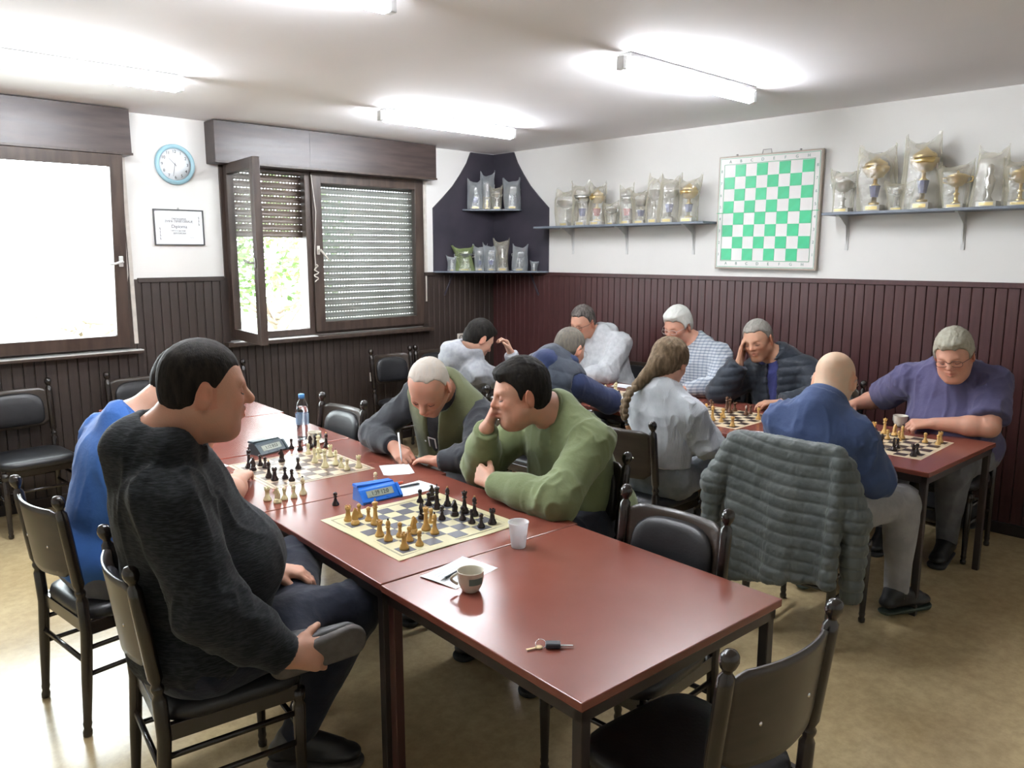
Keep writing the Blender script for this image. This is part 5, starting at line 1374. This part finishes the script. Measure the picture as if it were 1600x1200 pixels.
grey_b = cloth('light_grey_hooded_jersey', (.29, .30, .32), (.36, .37, .39), ns=30); navy = cloth('navy_jersey', (.014, .022, .062), (.020, .030, .080)); navyv = cloth('slate_quilted_nylon', (.024, .030, .042), (.032, .040, .056), rough=.6)
blue_s = cloth('dusty_blue_fleece', (.040, .062, .140), (.048, .075, .162)); polo = cloth('purple_blue_pique', (.066, .060, .125), (.082, .076, .148)); vestm = cloth('olive_cotton_vest', (.095, .105, .052), (.125, .135, .07)); dgrey = cloth('dark_grey_jersey', (.028, .031, .036), (.045, .048, .055))
blackt = cloth('black_cotton', (.010, .011, .013), (.016, .017, .020)); dkjack = cloth('black_navy_quilted_nylon', (.012, .016, .024), (.018, .024, .034), rough=.5)
ribg = cloth('green_rib', (.130, .155, .075), (.150, .18, .088)); 
def ribmat(name, c1, c2, n):
    m = cloth(name, c1, c2, ns=20); nt = m.node_tree; b = nt.nodes['Principled BSDF']
    w = nt.nodes.new('ShaderNodeTexWave'); w.wave_type = 'BANDS'; w.bands_direction = 'Y'; w.inputs['Scale'].default_value = n; w.inputs['Distortion'].default_value = .6
    tc = nt.nodes.new('ShaderNodeTexCoord'); nt.links.new(tc.outputs['Object'], w.inputs['Vector'])
    bp = nt.nodes.new('ShaderNodeBump'); bp.inputs['Strength'].default_value = .5; bp.inputs['Distance'].default_value = .0015
    nt.links.new(w.outputs['Fac'], bp.inputs['Height']); nt.links.new(bp.outputs[0], b.inputs['Normal']); return m
knit = ribmat('pale_grey_ribbed_knit', (.42, .44, .47), (.50, .52, .55), 60)
def plaid():
    m = cloth('grey_blue_checked_cotton', (.42, .45, .48), (.48, .51, .54)); nt = m.node_tree; b = nt.nodes['Principled BSDF']; tc = nt.nodes.new('ShaderNodeTexCoord')
    prev = b.inputs['Base Color'].links[0].from_socket
    for ax, sc, dk in (('Z', 15, (.50, .53, .60, 1)), ('Y', 11, (.74, .77, .82, 1))):
        w = nt.nodes.new('ShaderNodeTexWave'); w.wave_type = 'BANDS'; w.bands_direction = ax; w.inputs['Scale'].default_value = sc; w.inputs['Distortion'].default_value = 1.0; w.inputs['Detail Scale'].default_value = .5
        nt.links.new(tc.outputs['Object'], w.inputs['Vector']); cr = nt.nodes.new('ShaderNodeValToRGB'); cr.color_ramp.elements[0].position = .15; cr.color_ramp.elements[0].color = dk; cr.color_ramp.elements[1].position = .45; cr.color_ramp.elements[1].color = (1, 1, 1, 1)
        nt.links.new(w.outputs['Fac'], cr.inputs[0]); mx = nt.nodes.new('ShaderNodeMix'); mx.data_type = 'RGBA'; mx.blend_type = 'MULTIPLY'; mx.inputs[0].default_value = 1
        nt.links.new(prev, mx.inputs[6]); nt.links.new(cr.outputs[0], mx.inputs[7]); prev = mx.outputs[2]
    nt.links.new(prev, b.inputs['Base Color']); return m
plaidm = plaid()
shoe_b = pm('black_leather', (.012, .012, .013), .4, rvar=.1); sole_g = pm('grey_brown_rubber_sole', (.10, .09, .08), .7, col2=(.07, .06, .055), nscale=30, bump=.5, bscale=90); sole_d = pm('dark_rubber_sole', (.03, .03, .03), .7, rvar=.1); shoe_green = pm('dark_green_rubber_boot', (.025, .04, .03), .45, rvar=.1)
frame_b = pm('dark_spectacle_frame', (.06, .025, .02), .3, rvar=.1); frame_m = pm('thin_metal_spectacle_frame', (.45, .42, .40), .25, .9, rvar=.1)

def sleeve_prims(w, s, g, ext=1.0, r0=.0):
    pass

def vest_layer(root, org, d, mat, name, inf=.030, open_front=True, quilt=0, low=.02, armr=.085, label=None, long=False, vox=.008, openw=.055, sleeves=False, collar=True, seed=3):
    L = d; C, P, up, F2, Lr, nb, s, g = (L[k] for k in ('C', 'P', 'up', 'F2', 'Lr', 'nb', 's', 'g')); sw = L['sw']
    pr = [dict(p) for p in L['torso']]
    pr.append(el(P + up * .04, np.array([.130 * g, .180 * (.55 + .45 * g), .12]) * s, L['RB'], .05))
    if sleeves:
        for p in L['sleeves']: pr.append(dict(p))
    if collar:
        nk = nrm(L['H'](-.030, 0, -.045) - nb)
        pr.append(rc(nb - up * .02, nb + nk * .055, (L['neck_r'] + .010) * s, (L['neck_r'] + .016) * s, .02, cap='b'))
        pr.append(rc(nb - up * .04, nb + nk * .25, (L['neck_r'] + .026) * s, (L['neck_r'] + .034) * s, .008, sub=True))
    if open_front:
        top = nb + F2 * .07 + up * .02; pr.append(rc(top, P + F2 * (.22 * g) + up * .12, openw * 1.15, openw * .55, .012, sub=True))
        pr.append(rc(nb + F2 * .05 + up * .03, C + F2 * .16 - up * .10, openw * 1.2, openw * .9, .012, sub=True))
    if not sleeves:
        for key in 'LR':
            a, e, w = L['wrists'][key]; q = 1 if key == 'L' else -1
            pr.append(rc(a + Lr * q * .02, a + (e - a) * .8 + Lr * q * .02, armr, armr * 1.1, .015, sub=True))
    def disp(V):
        r_ = (ridge(V * 9, seed) * .004)
        if quilt:
            t = ((V - P) @ up) / quilt; r_ = r_ + .007 * (np.abs(np.sin(np.pi * t)) ** .5 - .6) + .0025 * ridge(V * np.array([30, 30, 12]), seed + 2)
        return r_
    o = build_mesh(name, pr, vox, mat, root, org, inf=inf, cuts=[(P - up * low, -up, .01)], sm=1, disp=disp)
    if label: o['label'] = label
    return o

VX, CV = .0048, .0075
# P1 ---------------------------------------------------------- charcoal hooded sweater, near left
def x1(root, org, L):
    C, F2, Lr, up, P = (L[k] for k in ('C', 'F2', 'Lr', 'up', 'P')); o = Vector(org)
    m = MB(); a = Vector(C + F2 * .20 * 1.0 - up * .05) - o
person('man in a charcoal melange hooded sweater in profile, nearest the camera on the left', (.95, 2.30, 0), (.895, 2.34, .60), (.805, 2.30, 1.165), -20,
       ((.905, 2.225, 1.368), -14, 5, 0),
       {'R': dict(el=(.80, 2.02, .80), wr=(.985, 1.965, .618), d=(.90, .02, -.30), n=(.10, -.92, .42), curl=(.35, .5, .3), th=.0, hs=1.08, spread=.03), 'L': dict(el=(.93, 2.55, .82), wr=(1.16, 2.40, .70), d=(.6, -.6, -.1), n=(.1, .1, 1), curl=(.5, .6, .4))},
       {'R': dict(k=(1.345, 2.175, .575), a=(1.17, 2.30, .115), f=(.75, -.6, 0)), 'L': dict(k=(1.37, 2.60, .62), a=(1.065, 2.050, .580), f=(.92, -.22, .14), dz=.040, fs=.78)},
       SK['mid'], dict(name='hooded_sweater', mat=charcoal, wr=(.003, .010), inf=.018, seed=2, rib=charcoal), jeans_d, (shoe_b, sole_g), dict(mat=HR['dark'], th=.004, top=.003, rough=.0012, hairline=.050, nape=-.055, vox=.0042), s=1.14, hs=1.15, sw=.185, g=1.32, belly=.8, vox=.0048, cvox=.0080, jowl=.7, neck_r=.070, hood=.72, stubble=.28, nose=1.25, extra=x1)
# P2 ---------------------------------------------------------- royal blue t-shirt
person('man in a royal blue t-shirt leaning over the table beyond the charcoal sweater', (.95, 3.2, 0), (.885, 3.24, .58), (.99, 3.20, 1.06), 2,
       ((1.20, 3.17, 1.245), 0, 30, 0),
       {'R': dict(el=(1.31, 3.02, .80), wr=(1.44, 3.22, .785), d=(.55, .8, 0), n=(.1, 0, 1)), 'L': dict(el=(1.34, 3.52, .80), wr=(1.42, 3.40, 1.0), d=(-.3, -.5, .8), n=(.8, .2, .2), curl=(.8, .8, .5))},
       {'R': dict(k=(1.30, 3.08, .58), a=(1.30, 3.05, .11)), 'L': dict(k=(1.30, 3.42, .58), a=(1.22, 3.46, .11))},
       SK['fair'], dict(name='t_shirt', mat=royal, wr=(.003, .006), inf=.014, seed=5, neck=.016, ribneck=royal), jeans_k, (shoe_b, sole_d), dict(mat=HR['dark'], th=.006, top=.004, vox=.006), s=1.10, hs=1.08, sw=.20, g=1.22, belly=.5, vox=.006, cvox=.0085, tshirt=.72)
# P3 ---------------------------------------------------------- olive vest, writing
def x3(root, org, L):
    vest_layer(root, org, L, vestm, 'vest', inf=.030, armr=.055, openw=.040, seed=4)
    C, F2, Lr, up, P = (L[k] for k in ('C', 'F2', 'Lr', 'up', 'P')); o = Vector(org)
    wt = pm('white_shirt_print', (.7, .7, .7), .6)
    q = link('shirt_print', text_mesh('·П', .085, wt), root); fr = Matrix(((-Lr[0], up[0], F2[0]), (-Lr[1], up[1], F2[1]), (-Lr[2], up[2], F2[2])))
    fr = Matrix((( Lr[0], up[0], F2[0]), (Lr[1], up[1], F2[1]), (Lr[2], up[2], F2[2])))
    q.rotation_euler = fr.to_euler(); q.location = Vector(C - up * .17 + F2 * .178) - o
    m = MB(); pts = [Vector(P + up * .17 + F2 * .20 + Lr * t) - o for t in (-.11, -.05, 0, .05, .11)]
    n = len(m.v); vs = []; fs = []
    for i, t in enumerate(np.linspace(-.12, .12, 13)):
        b = P + up * .20 + F2 * (.205 - 1.6 * t * t) + Lr * t; vs += [tuple(Vector(b - up * .016) - o), tuple(Vector(b + up * .016) - o)]
        if i: fs.append((2 * i - 2, 2 * i, 2 * i + 1, 2 * i - 1))
    MB().add(vs, fs, True).build('hem_band', wt, root)
person('older balding man in an olive vest bending down to write', (2.55, 3.12, 0), (2.66, 3.20, .58), (2.485, 3.085, 1.035), 196,
       ((2.300, 2.985, 1.120), 208, 46, -6),
       {'R': dict(el=(2.28, 3.44, .815), wr=(2.235, 3.205, .800), d=(-.05, -.9, -.32), n=(-.55, -.1, .8), curl=(.55, .75, .5), th=.7), 'L': dict(el=(2.40, 2.74, .80), wr=(2.275, 2.885, .775), d=(-.1, .95, -.05), n=(0, 0, 1), curl=(.25, .3, .2))},
       {'R': dict(k=(2.22, 3.34, .57), a=(2.24, 3.36, .11)), 'L': dict(k=(2.20, 2.98, .57), a=(2.26, 2.95, .11))},
       SK['ruddy'], dict(name='long_sleeved_shirt', mat=dgrey, wr=(.003, .009), inf=.012, seed=8, rib=dgrey), jeans_k, (shoe_b, sole_d), dict(mat=hairm('thin_white_hair', (.56, .51, .45), (.46, .40, .34)), th=.0030, top=-.0015, hairline=.126, recede=.048, rough=.0030, nape=-.06, vox=.0042, bald_top=False), s=1.07, hs=1.17, sw=.195, g=1.05, vox=.0048, cvox=.0075, brow=HR['grey'], extra=x3, nose=1.25)
# P4 ---------------------------------------------------------- green sweatshirt
person('dark-haired man in a sage green sweatshirt resting his mouth on his fist', (2.6, 2.28, 0), (2.70, 2.30, .58), (2.470, 2.295, 1.035), 174,
       ((2.290, 2.345, 1.170), 152, 8, 0),
       {'R': dict(el=(2.29, 2.60, .80), wr=(2.195, 2.455, 1.015), d=(.25, -.25, .90), n=(-.55, .45, .5), curl=((1.0, 1.2, .6), (1.0, 1.2, .6), (1.05, 1.2, .6), (1.1, 1.2, .6)), th=.5), 'L': dict(el=(2.195, 2.045, .79), wr=(2.155, 2.375, .800), d=(.12, .95, .18), n=(-.85, .1, .35), curl=(.55, .55, .35), th=.2)},
       {'R': dict(k=(2.22, 2.44, .58), a=(2.25, 2.46, .11)), 'L': dict(k=(2.22, 2.10, .58), a=(2.26, 2.06, .11))},
       SK['mid'], dict(name='sweatshirt', mat=olive, wr=(.003, .009), inf=.014, seed=11, neck=.012, rib=ribg, ribneck=ribg), jeans_d, (shoe_b, sole_d), dict(mat=HR['black'], th=.012, top=.008, hairline=.052, fringe=1, rough=.003, nape=-.068, vox=.0042), s=1.10, hs=1.15, sw=.205, g=1.30, belly=.6, vox=.0045, cvox=.0070, jowl=.6, stubble=.4, neck_r=.064)
# P5 ---------------------------------------------------------- navy hood, slate body warmer
def x5(root, org, L): vest_layer(root, org, L, navyv, 'body_warmer', inf=.047, armr=.075, quilt=.09, collar=False, open_front=False, seed=9)
person('grey-haired man in a navy hooded top and slate body warmer, seen from behind', (3.62, 3.48, 0), (3.56, 3.50, .58), (3.68, 3.46, 1.01), 0,
       ((3.79, 3.425, 1.140), 2, 22, 0),
       {'R': dict(el=(3.955, 3.22, .80), wr=(4.16, 3.40, .785), d=(.6, .7, 0), n=(0, 0, 1)), 'L': dict(el=(4.02, 3.74, .80), wr=(4.18, 3.52, .785), d=(.5, -.8, 0), n=(0, 0, 1))},
       {'R': dict(k=(4.02, 3.36, .57), a=(4.0, 3.36, .11)), 'L': dict(k=(4.02, 3.62, .57), a=(4.0, 3.62, .11))},
       SK['fair'], dict(name='hooded_top', mat=navy, wr=(.0015, .004), inf=.014, seed=14), jeans_d, None, dict(mat=HR['salt'], th=.006, top=.003, rough=.002, nape=-.062, vox=.005), s=1.08, hs=1.10, sw=.20, g=1.15, vox=.006, cvox=.0085, hood=.90, glass=frame_m, extra=x5)
# P6 ---------------------------------------------------------- grey hooded sweatshirt by the wall
person('man in glasses and a pale grey hooded sweatshirt, farthest on the wall side', (5.12, 4.2, 0), (5.16, 4.16, .58), (5.08, 4.26, 1.03), 180,
       ((4.955, 4.335, 1.185), 186, 18, 0),
       {'R': dict(el=(4.86, 4.52, .80), wr=(4.70, 4.32, .785), d=(-.5, -.7, 0), n=(0, 0, 1)), 'L': dict(el=(4.90, 4.02, .80), wr=(4.68, 4.12, .785), d=(-.8, .4, 0), n=(0, 0, 1))},
       {'R': dict(k=(4.72, 4.34, .57), a=(4.74, 4.34, .11)), 'L': dict(k=(4.72, 4.02, .57), a=(4.74, 4.02, .11))},
       SK['mid'], dict(name='hooded_sweatshirt', mat=grey_h, wr=(.004, .008), inf=.016, seed=17), jeans_k, None, dict(mat=HR['pepper'], th=.008, top=.007, hairline=.072, recede=.016, rough=.003, vox=.005), s=1.12, hs=1.12, sw=.215, g=1.25, belly=.5, vox=.006, cvox=.0085, hood=1.0, glass=frame_b)
# P7 ---------------------------------------------------------- boy in a grey hood
person('black-haired boy in a light grey hooded sweatshirt touching his forehead', (3.66, 4.32, 0), (3.60, 4.40, .58), (3.665, 4.325, 1.00), -6,
       ((3.715, 4.230, 1.150), -14, 34, 0),
       {'R': dict(el=(4.02, 4.12, .80), wr=(3.915, 4.110, 1.045), d=(-.42, .10, .85), n=(.75, -.25, .45), curl=(.65, .8, .5), th=.3), 'L': dict(el=(4.02, 4.56, .80), wr=(4.14, 4.34, .785), d=(.3, -.8, 0), n=(0, 0, 1))},
       {'R': dict(k=(4.05, 4.26, .57), a=(4.0, 4.26, .11)), 'L': dict(k=(4.05, 4.52, .57), a=(4.0, 4.52, .11))},
       SK['fair'], dict(name='hooded_sweatshirt', mat=grey_b, wr=(.004, .008), inf=.016, seed=20, rib=grey_b), jeans_k, None, dict(mat=HR['black'], th=.009, top=.010, hairline=.055, fringe=1, rough=.003, nape=-.045, vox=.005), s=1.02, hs=1.08, sw=.20, g=.98, vox=.0055, cvox=.0085, hood=1.05)
# P8 ---------------------------------------------------------- white-haired man
def collar_flaps(root, org, L, mat):
    nb, F2, Lr, up, s = (L[k] for k in ('nb', 'F2', 'Lr', 'up', 's')); o = Vector(org); r = (L['neck_r'] + .014) * s
    for q in (-1, 1):
        vs = []; fs = []; n = 12
        for i in range(n + 1):
            a = -PI * .94 + (PI * .94 + .25) * i / n; a2 = a
            d = F2 * math.cos(a2 + PI - .0) * -1 * -1
            ang = PI * (1 - i / n) * .97
            d = F2 * math.cos(ang) + Lr * q * math.sin(ang)
            pt = 1 + .55 * max(0, (i / n - .6) / .4)
            top = nb + d * r + up * (.050 - .045 * (i / n) ** 2); bot = nb + d * (r + .026 * pt) + up * (.012 - .060 * (i / n) ** 1.6 * pt)
            th = .003
            vs += [tuple(Vector(top) - o), tuple(Vector(bot) - o), tuple(Vector(bot - d * th - up * .002) - o), tuple(Vector(top - d * th * 1.5) - o)]
        for i in range(n):
            for k in range(4): fs.append((4 * i + k, 4 * i + (k + 1) % 4, 4 * i + 4 + (k + 1) % 4, 4 * i + 4 + k))
        fs += [(0, 1, 2, 3), tuple(4 * n + k for k in (3, 2, 1, 0))]
        MB().add(vs, fs, False).build('collar_flap', mat, root)
def x8(root, org, L): collar_flaps(root, org, L, plaidm)
person('white-haired man in half-rim glasses and a grey-blue checked shirt', (5.12, 3.32, 0), (5.17, 3.30, .58), (5.115, 3.335, 1.04), 182,
       ((4.995, 3.425, 1.215), 178, 20, 0),
       {'R': dict(el=(4.90, 3.58, .80), wr=(4.72, 3.40, .785), d=(-.6, -.6, 0), n=(0, 0, 1)), 'L': dict(el=(4.985, 3.055, .80), wr=(4.74, 3.18, .785), d=(-.8, .5, 0), n=(0, 0, 1))},
       {'R': dict(k=(4.72, 3.44, .57), a=(4.74, 3.44, .11)), 'L': dict(k=(4.72, 3.16, .57), a=(4.74, 3.16, .11))},
       SK['ruddy'], dict(name='checked_shirt', mat=plaidm, wr=(.004, .008), inf=.014, seed=23), jeans_k, None, dict(mat=HR['white'], th=.012, top=.012, hairline=.060, fringe=1, rough=.003, length_side=1, vox=.005), s=1.10, hs=1.12, sw=.205, g=1.1, vox=.006, cvox=.0085, glass=frame_m, extra=x8)
# P9 ---------------------------------------------------------- dark jacket, cheek on hand
def x9(root, org, L):
    vest_layer(root, org, L, dkjack, 'quilted_jacket', inf=.030, quilt=.055, sleeves=True, openw=.040, seed=12)
person('grey-haired man in a dark quilted jacket over blue, cheek resting on his hand', (5.12, 2.6, 0), (5.17, 2.60, .58), (5.08, 2.635, .995), 184,
       ((4.945, 2.735, 1.165), 186, 14, 10),
       {'R': dict(el=(4.80, 2.92, .80), wr=(4.850, 2.815, 1.005), d=(.10, -.04, 1), n=(-.45, .9, 0), curl=(.15, .2, .15), th=.1, hs=1.08), 'L': dict(el=(5.02, 2.30, .80), wr=(4.80, 2.46, .785), d=(-.6, .7, 0), n=(0, 0, 1))},
       {'R': dict(k=(4.72, 2.74, .57), a=(4.74, 2.74, .11)), 'L': dict(k=(4.72, 2.44, .57), a=(4.74, 2.44, .11))},
       SK['tan'], dict(name='polo_shirt', mat=cloth('cobalt_jersey', (.022, .026, .10), (.03, .035, .12)), wr=(.003, .006), inf=.012, seed=26), jeans_d, None, dict(mat=HR['grey'], th=.007, top=.004, hairline=.066, recede=.014, rough=.003, vox=.005), s=1.08, hs=1.12, sw=.190, g=1.10, belly=.3, vox=.0055, cvox=.008, extra=x9)
# P10 --------------------------------------------------------- girl with a braid
def x10(root, org, L):
    H = L['H']; o = np.array(org); hs = L['hs']; Fm = L['Fm']
    pr = [el(H(-.018, 0, .030), np.array([.108, .092, .098]) * hs, Fm, .02), el(H(-.060, .01, -.035), np.array([.066, .070, .062]) * hs, Fm, .03), el(H(.102, 0, -.02), np.array([.085, .10, .098]) * hs, Fm, .01, True),
          rc(H(-.095, .020, -.050), (3.335, 2.525, 1.065), .042, .028, .03)]
    q0 = Field
    def disp(V):
        q = (V - H(0, 0, 0)) @ Fm; return .003 * ridge(q * np.array([18, 70, 24]), 3) + .0015 * ridge(q * np.array([40, 140, 50]), 5)
    build_mesh('hair', pr, .0055, HR['brown'], root, org, disp=disp)
    pts = [np.array(p) for p in ((3.335, 2.525, 1.070), (3.285, 2.545, 1.025), (3.262, 2.550, .975), (3.255, 2.550, .925), (3.262, 2.545, .885))]
    def at(t):
        t = t * (len(pts) - 1); i = min(int(t), len(pts) - 2); return pts[i] + (pts[i + 1] - pts[i]) * (t - i)
    pr = []; n = 14; side = np.array([.25, .95, 0])
    for k in range(n):
        c = at(k / (n - 1)); q = 1 if k % 2 else -1; r = .021 - .006 * k / n
        d = nrm(at(min(1, k / (n - 1) + .08)) - at(max(0, k / (n - 1) - .08)))
        pr.append(rc(c + side * q * .012 - d * .012, c - side * q * .004 + d * .014, r, r * .55, .004))
    build_mesh('braid', pr, .0035, HR['brown'], root, org, disp=lambda V: .0012 * ridge(V * np.array([90, 90, 60]), 2))
    m = MB()
    for c, r in (((3.263, 2.545, .878), .014), ((3.268, 2.538, .858), .013)): m.lathe([(r * .6, -.008), (r, 0), (r * .6, .008)], Vector(c) - Vector(org), 10)
    m.build('hair_tie', M['ink'], root)
    build_mesh('braid_tail', [rc((3.268, 2.535, .850), (3.285, 2.515, .790), .012, .017, .01)], .004, pm('auburn_hair_end', (.30, .14, .06), .5, rvar=.1), root, org)
person('girl with a long brown braid and a pale grey ribbed sweater, seen from behind', (3.45, 2.44, 0), (3.44, 2.46, .57), (3.44, 2.435, .985), 4,
       ((3.520, 2.455, 1.175), 8, 26, 0),
       {'R': dict(el=(3.55, 2.225, .765), wr=(3.78, 2.33, .70), d=(.8, .3, -.1), n=(0, 0, 1)), 'L': dict(el=(3.60, 2.66, .78), wr=(3.80, 2.54, .72), d=(.8, -.3, -.1), n=(0, 0, 1))},
       {'R': dict(k=(3.90, 2.335, .575), a=(3.86, 2.36, .11)), 'L': dict(k=(3.90, 2.58, .575), a=(3.86, 2.56, .11))},
       SK['fair'], dict(name='ribbed_sweater', mat=knit, wr=(.003, .009), inf=.020, seed=29, neck=.014, drop=0), jeans_f, (shoe_b, sole_d), None, hem=-.13, s=1.02, hs=1.05, sw=.165, g=.98, vox=.0055, cvox=.0075, fem=True, brow=HR['brown'], neck_r=.048, extra=x10)
# P11 --------------------------------------------------------- bald man
person('bald man in a dusty blue stand-collar fleece, seen from behind', (3.55, 1.6, 0), (3.53, 1.64, .58), (3.500, 1.605, 1.00), 6,
       ((3.630, 1.605, 1.160), 8, 24, 0),
       {'R': dict(el=(3.610, 1.375, .735), wr=(3.86, 1.50, .78), d=(.6, .6, 0), n=(0, 0, 1)), 'L': dict(el=(3.66, 1.84, .78), wr=(3.93, 1.74, .79), d=(.7, -.4, 0), n=(0, 0, 1))},
       {'R': dict(k=(3.945, 1.365, .560), a=(3.865, 1.335, .125), f=(.90, -.35, 0)), 'L': dict(k=(3.98, 1.76, .565), a=(3.90, 1.80, .11))},
       SK['pale'], dict(name='fleece_pullover', mat=blue_s, wr=(.003, .009), inf=.016, seed=32), jeans_g, (shoe_b, shoe_green), None, s=1.10, hs=1.12, sw=.180, g=1.08, belly=.3, vox=.0050, cvox=.0072, collar='stand', glass=frame_m, brow=HR['grey'], neck_r=.066)
# P12 --------------------------------------------------------- polo shirt
def x12(root, org, L): collar_flaps(root, org, L, polo)
person('silver-haired heavy man in glasses and a purple-blue polo shirt at the right table end', (5.1, 1.55, 0), (5.17, 1.52, .60), (5.05, 1.540, 1.055), 184,
       ((4.870, 1.480, 1.185), 186, 20, 6),
       {'R': dict(el=(5.24, 2.02, .815), wr=(5.05, 2.10, .79), d=(-.8, .1, 0), n=(0, 0, 1), sh=(0, .02, 0)), 'L': dict(el=(4.885, 1.275, .800), wr=(4.800, 1.530, .792), d=(-.45, .85, -.08), n=(-.4, -.1, .9), curl=(.8, 1.0, .6), th=.4)},
       {'R': dict(k=(4.74, 1.70, .56), a=(4.78, 1.74, .11)), 'L': dict(k=(4.76, 1.40, .56), a=(4.84, 1.42, .11))},
       SK['ruddy'], dict(name='polo_shirt', mat=polo, wr=(.004, .010), inf=.018, seed=35), jeans_k, (shoe_b, sole_d), dict(mat=HR['silver'], th=.012, top=.012, hairline=.055, fringe=1, rough=.004, length_side=1, vox=.0045), s=1.12, hs=1.14, sw=.212, g=1.38, belly=1.1, vox=.0052, cvox=.0078, tshirt=.82, glass=frame_b, jowl=.8, neck_r=.066, extra=x12)

# white pen in the writing hand
t = thing('pen', 'white pen held by the man writing in the olive vest', 'pen', (2.215, 3.115, .815))
d = Vector((.10, .30, .95)).normalized(); MB().tube([-d * .075, -d * .055, d * .07], [.0006, .0045, .0045], 10).build('barrel', whitepen, t)

# ------------------------------------------------------------ quilted jacket hung over the chair back
def hung_jacket():
    org = np.array([3.20, 1.60, 0]); mat = cloth('grey_green_down_nylon', (.075, .085, .082), (.10, .112, .108), ns=8, rough=.5, sheen=.1)
    t = thing('jacket', 'grey-green quilted down jacket hung over the back of the bald man\'s chair', 'jacket', tuple(org))
    a = math.radians(2); 
    def P3(x, y, z): return np.array([x, y, z])
    # body panel: down behind the chair back (towards -x), slightly flaring and swinging left
    pr = []
    cols = 9
    for k in range(cols):
        u = k / (cols - 1); y0 = 1.385 + .42 * u; xo = -.015 * math.sin(u * 3.1)
        wob = .022 * math.sin(u * 11)
        pr.append(rc((3.175 + xo, y0, .915 - .012 * abs(u - .5)), (3.115 + xo + wob, y0 + .05 * (u - .3), (.40 - .11 * u)), .036, .030, .05, flat=(1, 0, 0), fl=.62))
    pr.append(rc((3.18, 1.37, .925), (3.18, 1.82, .925), .030, .030, .04))
    # near sleeve, hanging down from the shoulder corner
    pr += [rc((3.19, 1.345, .875), (3.20, 1.29, .66), .048, .058, .035), rc((3.20, 1.29, .66), (3.205, 1.285, .30), .058, .042, .03, cap='b')]
    # far sleeve on the other side
    pr += [rc((3.19, 1.85, .89), (3.15, 1.93, .70), .050, .055, .035), rc((3.15, 1.93, .70), (3.13, 1.93, .52), .055, .040, .03, cap='b')]
    # lapel fold between body and near sleeve
    pr += [rc((3.16, 1.345, .90), (3.10, 1.345, .40), .028, .034, .02)]
    # shoulder wrap over the chair back, down the inner side
    for k in range(5): pr.append(rc((3.20, 1.42 + .09 * k, .915), (3.235, 1.42 + .09 * k, .80), .024, .020, .03))
    def disp(V):
        z = V[:, 2] + .05 * np.sin(V[:, 1] * 9) * .25 + (V[:, 1] - 1.6) * -.06; q = .052
        r_ = np.abs(np.sin(np.pi * z / q)) ** .38
        return .0085 * (r_ - .8) + .0022 * ridge(V * np.array([90, 90, 30]), 3) * r_ + .004 * ridge(V * 12, 8)
    build_mesh('quilted_shell', pr, .0052, mat, t, org, disp=disp)
hung_jacket()
# dark bag on the floor by the wall behind the polo shirt chair
bt = thing('bag', 'black bag on the floor against the dark boards at the right', 'bag', (5.40, 1.62, 0))
build_mesh('bag_body', [rc((5.42, 1.50, .12), (5.42, 1.72, .12), .10, .10, .05, flat=(1, 0, 0), fl=.7), el((5.42, 1.60, .22), (.06, .13, .08), None, .06)], .008, cloth('black_nylon', (.012, .012, .014), (.02, .02, .022), rough=.5), bt, (5.40, 1.62, 0), cuts=[((0, 0, .002), (0, 0, -1))], disp=lambda V: .006 * ridge(V * 12, 2))
MB().tube([(.0, -.08, .26), (-.04, -.10, .36), (-.05, 0, .40), (-.04, .08, .34), (.0, .07, .26)], .008, 8, flat=.5).build('strap', blackt, bt)
